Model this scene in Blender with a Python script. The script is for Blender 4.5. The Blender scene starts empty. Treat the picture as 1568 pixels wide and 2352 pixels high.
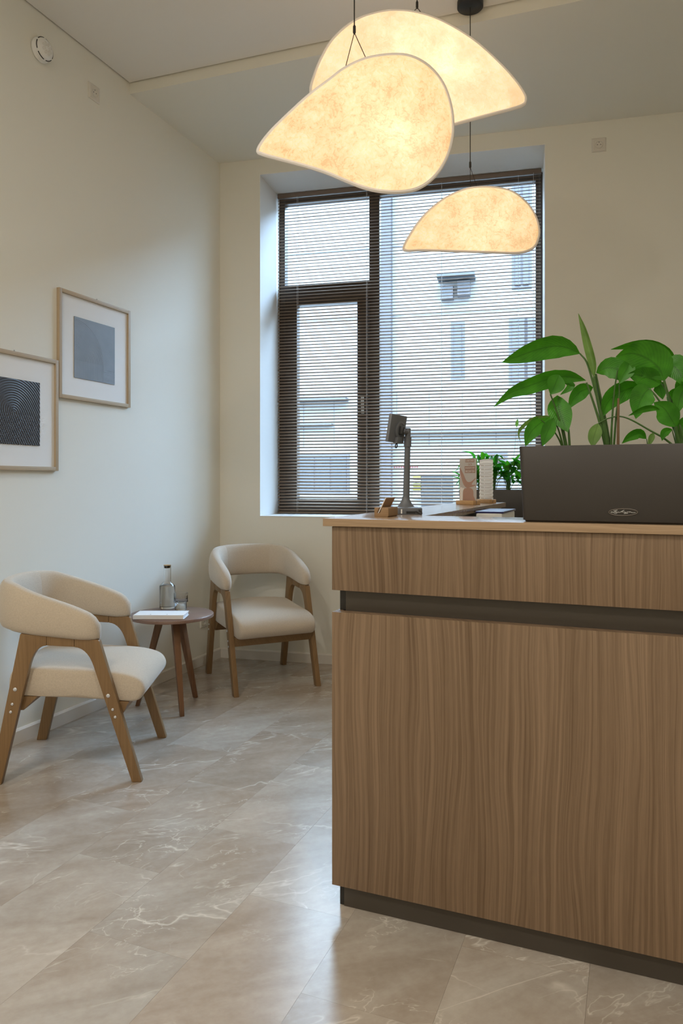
import bpy, bmesh, math, random
from mathutils import Vector, Matrix
random.seed(7)
PI = math.pi
# ---------------------------------------------------------------- camera model
F, U0, V0, H = 1666.0, 784.0, 1106.0, 1.2
YAW = math.atan2(671.0, F)
SA, CA = math.sin(YAW), math.cos(YAW)
sc = bpy.context.scene
COL = sc.collection
cam = bpy.data.cameras.new('camera'); camo = bpy.data.objects.new('camera', cam); COL.objects.link(camo)
cam.sensor_fit = 'VERTICAL'; cam.sensor_height = 36.0; cam.lens = F / 2352 * 36
cam.shift_y = -(1176 - V0) / 2352; cam.clip_start = 0.05
camo.location = (0, 0, H); camo.rotation_euler = (PI / 2, 0, YAW)
sc.camera = camo
# ---------------------------------------------------------------- world, light
w = bpy.data.worlds.new('overcast_sky'); sc.world = w; w.use_nodes = True
bg = w.node_tree.nodes['Background']
wt = w.node_tree   # overcast sky: zenith three times the horizon, slightly blue
wg = wt.nodes.new('ShaderNodeTexCoord'); wx = wt.nodes.new('ShaderNodeSeparateXYZ'); wm = wt.nodes.new('ShaderNodeMath'); wk = wt.nodes.new('ShaderNodeMath')
wt.links.new(wg.outputs['Generated'], wx.inputs[0])
wm.operation = 'MULTIPLY'; wt.links.new(wx.outputs[2], wm.inputs[0]); wm.inputs[1].default_value = 1.0; wm.use_clamp = True
SKY = 36.0
wk.operation = 'MULTIPLY_ADD'; wt.links.new(wm.outputs[0], wk.inputs[0]); wk.inputs[1].default_value = SKY * 2 / 3; wk.inputs[2].default_value = SKY / 3
wt.links.new(wk.outputs[0], bg.inputs[1])
bg.inputs[0].default_value = (0.60, 0.79, 1.0, 1)
vs = sc.view_settings
vs.view_transform = 'Standard'; vs.look = 'None'; vs.gamma = 1; vs.use_curve_mapping = False
vs.exposure = -0.18
sc.cycles.use_denoising = True
sc.cycles.max_bounces = 10; sc.cycles.diffuse_bounces = 6; sc.cycles.transparent_max_bounces = 16
sc.cycles.sample_clamp_indirect = 10.0
sc.cycles.caustics_reflective = False; sc.cycles.caustics_refractive = False

def ray(u, v):
    dx = (u - U0) / F
    return Vector((dx * CA - SA, dx * SA + CA, -(v - V0) / F))
def at_depth(u, v, zc): return Vector((0, 0, H)) + ray(u, v) * zc
def at_y(u, v, y): r = ray(u, v); return Vector((0, 0, H)) + r * (y / r.y)
def at_z(u, v, z): r = ray(u, v); return Vector((0, 0, H)) + r * ((z - H) / r.z)
CRIGHT = Vector((CA, SA, 0)); CFWD = Vector((-SA, CA, 0)); UP = Vector((0, 0, 1))
# back wall frame: s along the wall from the corner, d outward, z up
BP = Vector((-2.624, 4.291, 0)); BA = math.radians(8.2)
BS = Vector((math.cos(BA), math.sin(BA), 0)); BD = Vector((-math.sin(BA), math.cos(BA), 0))
def bw(s, z, d=0.0): return BP + BS * s + BD * d + Vector((0, 0, z))
def hit_bw(u, v, d):
    r = ray(u, v); o = Vector((0, 0, H)); q = BP + BD * d
    t = (q - o).dot(BD) / r.dot(BD); p = o + r * t
    return (p - BP).dot(BS), p.z

# daylight portal in the window opening (guides sky sampling, emits nothing itself)
pl = bpy.data.lights.new('window_portal', 'AREA'); pl.shape = 'RECTANGLE'; pl.size = 1.86; pl.size_y = 2.32
pl.cycles.is_portal = True
plo = bpy.data.objects.new('window_portal', pl); COL.objects.link(plo)
plo.location = bw(1.214, 2.12, 0.50); plo.rotation_euler = (PI / 2, 0, BA + PI)
plo.rotation_euler = (-PI / 2, 0, BA)   # -Z axis points into the room

# low sun glowing through cloud behind the roofs across the street
sun = bpy.data.lights.new('clouded_sun', 'SUN'); sun.energy = 10.5; sun.angle = math.radians(44); sun.color = (0.35, 0.61, 1.0)
suno = bpy.data.objects.new('clouded_sun', sun); COL.objects.link(suno); suno.location = (3, 12, 9)
suno.rotation_euler = Vector((-0.52, -0.87, -0.52)).to_track_quat('-Z', 'Y').to_euler()

# ---------------------------------------------------------------- helpers
def link(o, parent=None):
    COL.objects.link(o)
    if parent: o.parent = parent
    return o
def tag(o, label=None, cat=None, group=None, kind=None):
    if label: o['label'] = label
    if cat: o['category'] = cat
    if group: o['group'] = group
    if kind: o['kind'] = kind
    return o
def empty(name, loc=(0, 0, 0), rz=0.0, label=None, cat=None, group=None):
    o = bpy.data.objects.new(name, None); o.location = loc; o.rotation_euler = (0, 0, rz)
    o.empty_display_size = 0.05
    link(o); return tag(o, label, cat, group)
class MB:
    def __init__(s): s.v = []; s.f = []; s.uv = None
    def add(s, vs_, fs):
        n = len(s.v); s.v += [Vector(p) for p in vs_]; s.f += [tuple(i + n for i in f) for f in fs]; return s
    def box(s, a, b):
        x0, y0, z0 = a; x1, y1, z1 = b
        return s.add([(x0, y0, z0), (x1, y0, z0), (x1, y1, z0), (x0, y1, z0), (x0, y0, z1), (x1, y0, z1), (x1, y1, z1), (x0, y1, z1)],
                     [(0, 3, 2, 1), (4, 5, 6, 7), (0, 1, 5, 4), (1, 2, 6, 5), (2, 3, 7, 6), (3, 0, 4, 7)])
    def hexa(s, p):   # 8 points, bottom ring then top ring
        return s.add(p, [(0, 3, 2, 1), (4, 5, 6, 7), (0, 1, 5, 4), (1, 2, 6, 5), (2, 3, 7, 6), (3, 0, 4, 7)])
    def loft(s, rings, cap=True, closed=False):
        n = len(rings[0]); k = len(rings); vs_ = [p for r in rings for p in r]; fs = []
        for i in range(k if closed else k - 1):
            j = (i + 1) % k
            for m in range(n):
                q = (m + 1) % n
                fs.append((i * n + m, i * n + q, j * n + q, j * n + m))
        if cap and not closed:
            fs.append(tuple(range(n - 1, -1, -1))); fs.append(tuple((k - 1) * n + m for m in range(n)))
        return s.add(vs_, fs)
    def tube(s, pts, r, n=8, closed=False, flat=None):
        pts = [Vector(p) for p in pts]; k = len(pts); rings = []; pn = None
        rr = r if isinstance(r, (list, tuple)) else [r] * k
        for i in range(k):
            if closed: t = pts[(i + 1) % k] - pts[i - 1]
            else: t = pts[min(i + 1, k - 1)] - pts[max(i - 1, 0)]
            t.normalize()
            if pn is None:
                a = Vector((0, 0, 1)) if abs(t.z) < 0.9 else Vector((1, 0, 0))
                nrm = t.cross(a).normalized()
            else:
                nrm = (pn - t * pn.dot(t)).normalized()
            pn = nrm; b = t.cross(nrm)
            rings.append([pts[i] + (nrm * math.cos(2 * PI * m / n) + b * math.sin(2 * PI * m / n)) * rr[i] for m in range(n)])
        return s.loft(rings, True, closed)
    def lathe(s, prof, c=(0, 0, 0), n=32, cap=True):
        c = Vector(c)
        return s.loft([[c + Vector((r * math.cos(2 * PI * m / n), r * math.sin(2 * PI * m / n), z)) for m in range(n)] for r, z in prof], cap)
    def prism(s, poly, fn, a, b):   # poly of 2-D points, fn(p, q, t) -> 3-D; extruded from t=a to b
        return s.loft([[Vector(fn(p[0], p[1], a)) for p in poly], [Vector(fn(p[0], p[1], b)) for p in poly]])
    def build(s, name, mat, parent=None, smooth=False, bevel=0.0, seg=2, loc=None, angle=40):
        me = bpy.data.meshes.new(name)
        me.from_pydata([tuple(p) for p in s.v], [], s.f)
        bm = bmesh.new(); bm.from_mesh(me)
        bmesh.ops.recalc_face_normals(bm, faces=bm.faces)
        if bevel:
            es = [e for e in bm.edges if len(e.link_faces) == 2 and e.calc_face_angle(0) > math.radians(30)]
            bmesh.ops.bevel(bm, geom=es, offset=bevel, segments=seg, affect='EDGES', profile=0.6, clamp_overlap=True)
        if smooth or bevel:
            for fc in bm.faces: fc.smooth = True
            for e in bm.edges:
                if len(e.link_faces) == 2 and e.calc_face_angle(0) > math.radians(angle): e.smooth = False
        bm.to_mesh(me); bm.free()
        if mat: me.materials.append(mat)
        o = bpy.data.objects.new(name, me)
        if loc is not None: o.location = loc
        return link(o, parent)
def copy_tree(o, parent=None):
    c = o.copy(); COL.objects.link(c); c.parent = parent
    for ch in list(o.children): copy_tree(ch, c)
    return c
def smoothpath(pts, k=6, closed=False):   # Catmull-Rom
    pts = [Vector(p) for p in pts]; n = len(pts); out = []
    for i in range(n if closed else n - 1):
        p0 = pts[i - 1] if (closed or i > 0) else pts[0] * 2 - pts[1]
        p1 = pts[i]; p2 = pts[(i + 1) % n]
        p3 = pts[(i + 2) % n] if (closed or i + 2 < n) else p2 * 2 - p1
        for j in range(k):
            t = j / k
            out.append(0.5 * ((2 * p1) + (p2 - p0) * t + (2 * p0 - 5 * p1 + 4 * p2 - p3) * t * t + (3 * p1 - p0 - 3 * p2 + p3) * t ** 3))
    if not closed: out.append(pts[-1])
    return out
def text_mesh(name, body, size, mat, parent, M4, align='CENTER', depth=0.0002):
    cu = bpy.data.curves.new(name, 'FONT'); cu.body = body; cu.size = size; cu.extrude = depth; cu.align_x = align
    cu.resolution_u = 3
    t = bpy.data.objects.new(name + '_tmp', cu); COL.objects.link(t)
    dg = bpy.context.evaluated_depsgraph_get()
    me = bpy.data.meshes.new_from_object(t.evaluated_get(dg)); bpy.data.objects.remove(t)
    me.transform(M4); me.materials.clear(); me.materials.append(mat)
    o = bpy.data.objects.new(name, me); return link(o, parent)
def frame4(o, x, y, z):
    m = Matrix.Identity(4)
    for i in range(3): m[i][0] = x[i]; m[i][1] = y[i]; m[i][2] = z[i]; m[i][3] = o[i]
    return m

# ---------------------------------------------------------------- materials
class NT:
    def __init__(s, name):
        s.m = bpy.data.materials.new(name); s.m.use_nodes = True; s.t = s.m.node_tree
        s.b = s.t.nodes['Principled BSDF']; s.out = s.t.nodes['Material Output']
    def n(s, typ, ins=None, **kw):
        x = s.t.nodes.new(typ)
        for k, v in kw.items(): setattr(x, k, v)
        for k, v in (ins or {}).items(): s.put(x.inputs[k], v)
        return x
    def put(s, sock, v):
        if isinstance(v, bpy.types.NodeSocket): s.t.links.new(v, sock)
        elif isinstance(v, (tuple, list)) and len(v) == 3 and sock.type == 'RGBA': sock.default_value = (*v, 1)
        else: sock.default_value = v
    def set(s, **kw):
        for k, v in kw.items(): s.put(s.b.inputs[k.replace('_', ' ')], v)
        return s
    def math(s, op, a, b=0.0, c=None):
        x = s.t.nodes.new('ShaderNodeMath'); x.operation = op
        s.put(x.inputs[0], a); s.put(x.inputs[1], b)
        if c is not None: s.put(x.inputs[2], c)
        return x.outputs[0]
    def vmath(s, op, a, b):
        x = s.t.nodes.new('ShaderNodeVectorMath'); x.operation = op
        s.put(x.inputs[0], a); s.put(x.inputs[1], b); return x.outputs[0]
    def coord(s, which='Object'): return s.n('ShaderNodeTexCoord').outputs[which]
    def mapping(s, vec, scale=(1, 1, 1), rot=(0, 0, 0), loc=(0, 0, 0)):
        return s.n('ShaderNodeMapping', {'Vector': vec, 'Scale': scale, 'Rotation': rot, 'Location': loc}).outputs[0]
    def noise(s, vec, scale, detail=3.0, rough=0.5, dist=0.0):
        return s.n('ShaderNodeTexNoise', {'Vector': vec, 'Scale': scale, 'Detail': detail, 'Roughness': rough, 'Distortion': dist}).outputs[0]
    def ramp(s, fac, stops):
        x = s.n('ShaderNodeValToRGB', {'Fac': fac}); e = x.color_ramp.elements
        while len(e) < len(stops): e.new(0.5)
        for i, (p, c) in enumerate(stops):
            e[i].position = p; e[i].color = (*c, 1) if len(c) == 3 else c
        return x.outputs[0]
    def mix(s, fac, a, b, mode='MIX'):
        x = s.n('ShaderNodeMix', data_type='RGBA', blend_type=mode)
        s.put(x.inputs[0], fac); s.put(x.inputs[6], a); s.put(x.inputs[7], b); return x.outputs[2]
    def bump(s, h, strength=0.2, dist=0.002):
        s.put(s.b.inputs['Normal'], s.n('ShaderNodeBump', {'Height': h, 'Strength': strength, 'Distance': dist}).outputs[0])
def plain(name, col, rough=0.6, metal=0.0, bump=None, var=0.0, spec=0.5):
    t = NT(name); t.set(Roughness=rough, Metallic=metal, Specular_IOR_Level=spec)
    co = t.coord()
    nz = t.noise(co, 60 if bump is None else bump[0], 4)
    if var:
        c2 = tuple(c * (1 - var) for c in col)
        t.set(Base_Color=t.ramp(t.noise(co, 9, 4), [(0.3, c2), (0.7, col)]))
    else: t.set(Base_Color=col)
    t.bump(nz, bump[1] if bump else 0.05, bump[2] if bump else 0.0005)
    return t.m
def wood(name, light, dark, axis='Z', scale=1.0, rough=0.45, contrast=1.0):
    t = NT(name); co = t.coord()
    # put the grain along local Y of the mapped space
    rot = {'Z': (PI / 2, 0, 0), 'X': (0, 0, PI / 2), 'Y': (0, 0, 0)}[axis]
    p = t.mapping(co, (scale,) * 3, rot)
    seed = t.n('ShaderNodeObjectInfo').outputs['Random']
    p = t.vmath('ADD', p, t.n('ShaderNodeCombineXYZ', {'X': t.math('MULTIPLY', seed, 7.3), 'Y': t.math('MULTIPLY', seed, 3.1), 'Z': 0.0}).outputs[0])
    warp = t.noise(t.mapping(p, (3.2, 0.75, 1.0)), 1.0, 2)
    warp2 = t.noise(t.mapping(p, (11, 1.6, 3)), 1.0, 2)
    sx = t.n('ShaderNodeSeparateXYZ', {'Vector': p})
    xw = t.math('ADD', t.math('ADD', sx.outputs[0], t.math('MULTIPLY', sx.outputs[2], 0.8)), t.math('ADD', t.math('MULTIPLY', t.math('SUBTRACT', warp, 0.5), 0.13), t.math('MULTIPLY', t.math('SUBTRACT', warp2, 0.5), 0.035)))
    pw = t.n('ShaderNodeCombineXYZ', {'X': xw, 'Y': sx.outputs[1], 'Z': sx.outputs[2]}).outputs[0]
    lines = t.noise(t.mapping(pw, (220, 1.3, 8)), 1.0, 3, 0.6)
    lines2 = t.noise(t.mapping(pw, (48, 0.5, 6)), 1.0, 2)
    fib = t.noise(t.mapping(p, (620, 14, 500)), 1.0, 2, 0.6)
    big = t.noise(t.mapping(p, (4, 0.4, 3)), 1.0, 2)
    k = t.math('ADD', t.math('MULTIPLY', t.math('SUBTRACT', lines, 0.5), 1.9 * contrast), t.math('MULTIPLY', t.math('SUBTRACT', fib, 0.5), 0.55 * contrast))
    k = t.math('ADD', k, t.math('MULTIPLY', t.math('SUBTRACT', lines2, 0.5), 0.8 * contrast))
    k = t.math('ADD', k, t.math('MULTIPLY', t.math('SUBTRACT', big, 0.5), 0.7 * contrast))
    k = t.math('ADD', k, 0.45)
    mid = tuple((a + b) / 2 for a, b in zip(light, dark))
    t.set(Base_Color=t.ramp(k, [(0.0, light), (0.5, mid), (1.0, dark)]), Roughness=rough, Specular_IOR_Level=0.35)
    t.bump(fib, 0.12, 0.0006)
    return t.m

M = {}
M['wall'] = plain('wall_paint', (0.795, 0.785, 0.715), 0.85, bump=(420, 0.06, 0.0006), spec=0.2)
M['reveal'] = plain('reveal_paint', (0.82, 0.82, 0.80), 0.7, spec=0.2)
M['ceil'] = plain('stretch_ceiling', (0.80, 0.785, 0.75), 0.75, spec=0.2)
M['gap'] = plain('shadow_gap', (0.12, 0.10, 0.07), 0.9)
M['base'] = plain('baseboard_paint', (0.78, 0.75, 0.70), 0.45)
M['desk'] = wood('desk_oak_veneer', (0.270, 0.184, 0.118), (0.130, 0.081, 0.045), 'Z', 1.0, 0.42)
M['deskx'] = wood('countertop_oak', (0.45, 0.32, 0.205), (0.25, 0.165, 0.098), 'X', 1.0, 0.18, 0.8)
M['chairwood'] = wood('stained_beech', (0.31, 0.192, 0.092), (0.155, 0.088, 0.038), 'Z', 2.5, 0.38, 0.6)
M['walnut'] = wood('walnut', (0.27, 0.135, 0.065), (0.10, 0.045, 0.02), 'Z', 2.2, 0.4, 0.9)
M['walnut_top'] = wood('walnut_laminate', (0.26, 0.165, 0.125), (0.165, 0.10, 0.072), 'X', 1.6, 0.35, 0.8)
M['ash'] = wood('ash_frame', (0.52, 0.41, 0.28), (0.36, 0.27, 0.175), 'Z', 2.0, 0.5, 0.5)
M['ashy'] = wood('ash_frame_level', (0.52, 0.41, 0.28), (0.36, 0.27, 0.175), 'Y', 2.0, 0.5, 0.5)
M['bamboo'] = wood('pale_bamboo', (0.60, 0.38, 0.19), (0.42, 0.25, 0.11), 'X', 3.0, 0.4, 0.5)
M['cork'] = plain('cork', (0.52, 0.34, 0.17), 0.8, var=0.4)
M['oakblock'] = wood('card_block_wood', (0.36, 0.23, 0.125), (0.22, 0.135, 0.07), 'X', 3.0, 0.5, 0.5)
M['kick'] = plain('kick_plate', (0.080, 0.067, 0.055), 0.38, spec=0.4)
M['kickdark'] = plain('kick_edge', (0.022, 0.020, 0.018), 0.5)
M['fabric'] = None
M['white'] = plain('white_plastic', (0.80, 0.80, 0.78), 0.3)
M['offwhite'] = plain('socket_plastic', (0.70, 0.67, 0.61), 0.35)
M['paper'] = plain('white_paper', (0.84, 0.84, 0.84), 0.6)
M['mat'] = plain('picture_mount', (0.80, 0.80, 0.79), 0.85, bump=(900, 0.15, 0.0006))
M['black'] = plain('black_plastic', (0.012, 0.012, 0.012), 0.45)
M['cord'] = plain('black_cord', (0.02, 0.018, 0.015), 0.6)
M['greyplastic'] = plain('grey_plastic', (0.125, 0.135, 0.155), 0.42)
M['chrome'] = plain('chrome', (0.65, 0.66, 0.68), 0.18, metal=1.0)
M['bolt'] = plain('zinc_bolt', (0.72, 0.74, 0.78), 0.35, metal=0.6)
M['planter'] = plain('planter_plastic', (0.027, 0.0215, 0.018), 0.42, bump=(300, 0.05, 0.0003))
M['soil'] = plain('potting_soil', (0.035, 0.022, 0.012), 0.95, bump=(120, 0.6, 0.004), var=0.5)
M['wframe'] = plain('window_frame_brown', (0.075, 0.055, 0.042), 0.45)
M['slat'] = plain('blind_slat', (0.215, 0.162, 0.118), 0.7, spec=0.08)
M['rail'] = plain('blind_headrail', (0.17, 0.125, 0.095), 0.45)
M['cordlight'] = plain('ladder_cord', (0.62, 0.60, 0.58), 0.7)
t = NT('lamp_edge_tape'); t.set(Base_Color=(0.86, 0.86, 0.86), Roughness=0.7)
t.bump(t.noise(t.coord(), 300, 2), 0.1, 0.0005)
_tl = t.n('ShaderNodeBsdfTranslucent', {'Color': (0.80, 0.77, 0.72)}); _m = t.n('ShaderNodeMixShader', {'Fac': 0.12})
t.t.links.new(t.b.outputs[0], _m.inputs[1]); t.t.links.new(_tl.outputs[0], _m.inputs[2]); t.t.links.new(_m.outputs[0], t.out.inputs[0]); M['tape'] = t.m
M['logo'] = plain('logo_grey', (0.33, 0.33, 0.32), 0.4)
M['logoring'] = plain('logo_ring', (0.13, 0.105, 0.085), 0.4)
M['skin'] = plain('print_skin', (0.46, 0.27, 0.20), 0.45, var=0.25)
M['greyprint'] = plain('print_grey', (0.50, 0.46, 0.43), 0.4)
M['brownprint'] = plain('print_brown', (0.33, 0.20, 0.15), 0.4)
M['lightprint'] = plain('print_light', (0.75, 0.70, 0.65), 0.5)
M['blue'] = plain('blue_plastic', (0.03, 0.03, 0.12), 0.4)
M['kraft'] = plain('card_kraft', (0.40, 0.25, 0.145), 0.7, var=0.15)
M['stake'] = plain('bamboo_stake', (0.20, 0.115, 0.055), 0.7, var=0.3)
M['facade'] = plain('facade_render', (0.1895, 0.1865, 0.1834), 0.9)
M['pilaster'] = plain('facade_pilaster', (0.0720, 0.0662, 0.0716), 0.9)
M['paper2'] = plain('poster_white', (0.2077, 0.2077, 0.2077), 0.8)
M['facadeglass'] = plain('facade_window', (0.0645, 0.0626, 0.0705), 0.7)
M['facadeframe'] = plain('facade_window_frame', (0.0727, 0.0685, 0.0746), 0.7)
M['extgrey'] = plain('street_metal', (0.0459, 0.0489, 0.0550), 0.6)
M['extdark'] = plain('shop_front_dark', (0.0134, 0.0146, 0.0171), 0.5)
M['extyellow'] = plain('sign_yellow', (0.1344, 0.1039, 0.0025), 0.6)
M['extred'] = plain('sign_red', (0.1529, 0.0123, 0.0093), 0.6)
M['extblue'] = plain('sign_blue', (0.0123, 0.0367, 0.1101), 0.6)
M['pave'] = plain('pavement', (0.1800, 0.1800, 0.1800), 0.9)

t = NT('cream_fabric'); co = t.coord()
wv = t.noise(t.mapping(co, (700, 700, 700)), 1.0, 2)
t.set(Base_Color=t.ramp(t.noise(co, 220, 3), [(0.25, (0.51, 0.435, 0.345)), (0.75, (0.61, 0.525, 0.425))]), Roughness=0.9, Specular_IOR_Level=0.15,
      Sheen_Weight=0.35, Sheen_Roughness=0.4)
t.bump(wv, 0.25, 0.0006); M['fabric'] = t.m

# marble-look vinyl tile
t = NT('marble_tile'); co = t.coord()
rnd = t.n('ShaderNodeObjectInfo').outputs['Random']
off = t.n('ShaderNodeCombineXYZ', {'X': t.math('MULTIPLY', rnd, 41.0), 'Y': t.math('MULTIPLY', rnd, 17.0), 'Z': t.math('MULTIPLY', rnd, 9.0)}).outputs[0]
p = t.vmath('ADD', co, off)
pr = t.mapping(p, (1, 1, 1), (0, 0, math.radians(-42)))
ps = t.mapping(pr, (0.55, 1.5, 1))
n1 = t.noise(ps, 1.9, 5, 0.55, 0.5)
v1 = t.math('ABSOLUTE', t.math('SUBTRACT', n1, 0.5))
mask1 = t.ramp(t.noise(p, 3.2, 2), [(0.46, (0, 0, 0)), (0.60, (1, 1, 1))])
vein1 = t.math('MULTIPLY', t.ramp(v1, [(0.0, (1, 1, 1)), (0.0045, (0.35, 0.35, 0.35)), (0.012, (0, 0, 0))]), mask1)
n2 = t.noise(t.mapping(pr, (0.8, 1.6, 1), loc=(5, 3, 1)), 4.6, 4, 0.6, 0.9)
v2 = t.math('ABSOLUTE', t.math('SUBTRACT', n2, 0.5))
mask2 = t.ramp(t.noise(p, 4.5, 2), [(0.52, (0, 0, 0)), (0.64, (1, 1, 1))])
vein2 = t.math('MULTIPLY', t.ramp(v2, [(0.0, (1, 1, 1)), (0.006, (0.3, 0.3, 0.3)), (0.014, (0, 0, 0))]), mask2)
crk = t.n('ShaderNodeTexVoronoi', {'Vector': t.vmath('ADD', p, t.vmath('MULTIPLY', t.n('ShaderNodeTexNoise', {'Vector': p, 'Scale': 9.0, 'Detail': 3.0}).outputs[1], (0.12, 0.12, 0))), 'Scale': 3.3}, feature='DISTANCE_TO_EDGE').outputs[0]
mask3 = t.ramp(t.noise(t.mapping(p, loc=(2, 7, 0)), 5.0, 2), [(0.55, (0, 0, 0)), (0.66, (1, 1, 1))])
vein3 = t.math('MULTIPLY', t.ramp(crk, [(0.0, (1, 1, 1)), (0.004, (0.5, 0.5, 0.5)), (0.009, (0, 0, 0))]), mask3)
cloud = t.noise(ps, 4.5, 6, 0.62, 0.4)
fine = t.noise(p, 38, 4, 0.6)
tone = t.math('ADD', t.math('MULTIPLY', cloud, 0.75), t.math('ADD', t.math('MULTIPLY', fine, 0.22), t.math('MULTIPLY', rnd, 0.16)))
basec = t.ramp(tone, [(0.30, (0.300, 0.246, 0.200)), (0.50, (0.392, 0.334, 0.282)), (0.66, (0.47, 0.42, 0.368)), (0.80, (0.54, 0.50, 0.45))])
warmv = t.ramp(t.noise(p, 1.7, 2), [(0.35, (1.02, 0.985, 0.95)), (0.65, (0.97, 1.0, 1.02))])
basec = t.mix(1.0, basec, warmv, 'MULTIPLY')
veins = t.math('MINIMUM', t.math('ADD', vein1, t.math('ADD', t.math('MULTIPLY', vein2, 0.8), t.math('MULTIPLY', vein3, 0.75))), 1.0)
t.set(Base_Color=t.mix(t.math('MULTIPLY', veins, 0.75), basec, (0.74, 0.70, 0.64)), Roughness=t.math('ADD', 0.20, t.math('MULTIPLY', cloud, 0.04)), Specular_IOR_Level=0.5)
t.bump(fine, 0.05, 0.0006); M['tile'] = t.m

# glass
def glassmat(name, tint=(1, 1, 1), gl=0.08):
    t = NT(name)
    tr = t.n('ShaderNodeBsdfTransparent', {'Color': tint}); g = t.n('ShaderNodeBsdfGlossy', {'Roughness': 0.02, 'Color': (1, 1, 1)})
    lw = t.n('ShaderNodeLayerWeight', {'Blend': 0.5}).outputs['Facing']
    m = t.n('ShaderNodeMixShader', {'Fac': t.math('MULTIPLY', t.math('ADD', 0.02, t.math('MULTIPLY', t.math('POWER', lw, 5.0), 0.6)), gl)}); t.t.links.new(tr.outputs[0], m.inputs[1]); t.t.links.new(g.outputs[0], m.inputs[2])
    t.t.links.new(m.outputs[0], t.out.inputs[0]); return t.m
M['pane'] = glassmat('window_glass', (0.93, 0.96, 0.97), 1.0)
t = NT('clear_glass'); t.set(Base_Color=(1, 1, 1), Roughness=0.0, Transmission_Weight=1.0, IOR=1.45); M['glass'] = t.m
t = NT('water'); t.set(Base_Color=(0.97, 0.985, 0.98), Roughness=0.0, Transmission_Weight=1.0, IOR=1.33); M['water'] = t.m
M['acrylic'] = glassmat('acrylic', (0.96, 0.97, 0.97), 1.6)

# lit fibre-paper shade: bulb light shining through plus an even inner glow
def shade_mat(name, power, warm):
    t = NT(name); co = t.coord()
    d = t.n('ShaderNodeTexNoise', {'Vector': co, 'Scale': 14.0, 'Detail': 3.0}).outputs[1]
    p = t.vmath('ADD', co, t.vmath('MULTIPLY', d, (0.045, 0.045, 0.045)))
    def ridge(sc_, loc, w, dist):
        q = t.math('ABSOLUTE', t.math('SUBTRACT', t.noise(t.mapping(p, loc=loc), sc_, 2, 0.5, dist), 0.5))
        return t.ramp(q, [(0.0, (1, 1, 1)), (w * 0.4, (0.45, 0.45, 0.45)), (w, (0, 0, 0))])
    fib = t.math('ADD', ridge(30, (0, 0, 0), 0.075, 0.5), t.math('ADD', t.math('MULTIPLY', ridge(55, (3, 1, 8), 0.09, 0.6), 0.8), t.math('MULTIPLY', ridge(95, (5, 2, 4), 0.12, 0.4), 0.5)))
    cl = t.noise(co, 9, 5, 0.6)
    k = t.math('ADD', t.math('MULTIPLY', fib, 0.36), t.math('MULTIPLY', t.math('SUBTRACT', cl, 0.38), 2.4))
    colr = t.ramp(k, [(0.0, (1.0, 0.81, 0.56)), (0.40, (0.97, 0.685, 0.385)), (1.0, (0.60, 0.41, 0.16))])
    colr = t.mix(warm, (1.0, 0.82, 0.60), colr)
    em = t.n('ShaderNodeEmission', {'Color': colr, 'Strength': power})
    tl = t.n('ShaderNodeBsdfTranslucent', {'Color': t.mix(0.45, colr, (1.0, 0.92, 0.90))}); df = t.n('ShaderNodeBsdfDiffuse', {'Color': (0.6, 0.55, 0.45)})
    m = t.n('ShaderNodeMixShader', {'Fac': 0.25}); t.t.links.new(tl.outputs[0], m.inputs[1]); t.t.links.new(df.outputs[0], m.inputs[2])
    a = t.n('ShaderNodeAddShader'); t.t.links.new(em.outputs[0], a.inputs[0]); t.t.links.new(m.outputs[0], a.inputs[1])
    t.t.links.new(a.outputs[0], t.out.inputs[0]); return t.m
M['shade'] = shade_mat('fibre_shade', 0.56, 1.0)
M['shade2'] = shade_mat('fibre_shade_pale', 0.60, 0.7)

def leafmat(name, a, b, trans=0.35):
    t = NT(name); uv = t.coord('UV'); s = t.n('ShaderNodeSeparateXYZ', {'Vector': uv})
    v = t.math('ABSOLUTE', t.math('SUBTRACT', s.outputs[1], 0.5))
    side = t.math('SINE', t.math('MULTIPLY', t.math('SUBTRACT', s.outputs[0], t.math('MULTIPLY', v, 0.55)), 105.0))
    k = t.math('ADD', t.math('MULTIPLY', side, 0.055), t.noise(t.coord(), 25, 3))
    c = t.ramp(k, [(0.25, a), (0.75, b)])
    mid = t.ramp(v, [(0.0, (1, 1, 1)), (0.02, (0.6, 0.6, 0.6)), (0.045, (0, 0, 0))])
    c = t.mix(t.math('MULTIPLY', mid, 0.5), c, tuple(x * 0.45 for x in a))
    t.set(Base_Color=c, Roughness=0.38, Specular_IOR_Level=0.4); t.bump(side, 0.12, 0.0008)
    tl = t.n('ShaderNodeBsdfTranslucent', {'Color': t.mix(1.0, c, (1.3, 1.6, 0.5), 'MULTIPLY')})
    m = t.n('ShaderNodeMixShader', {'Fac': trans}); t.t.links.new(t.b.outputs[0], m.inputs[1]); t.t.links.new(tl.outputs[0], m.inputs[2])
    t.t.links.new(m.outputs[0], t.out.inputs[0]); return t.m
M['leaf'] = leafmat('lily_leaf', (0.034, 0.165, 0.010), (0.070, 0.290, 0.018))
M['leafpale'] = leafmat('young_leaf', (0.11, 0.20, 0.05), (0.20, 0.32, 0.10))
M['leafbright'] = leafmat('sill_leaf', (0.02, 0.15, 0.02), (0.05, 0.30, 0.035), 0.45)
M['stem'] = plain('lily_stem', (0.055, 0.135, 0.022), 0.5, var=0.3)

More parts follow.
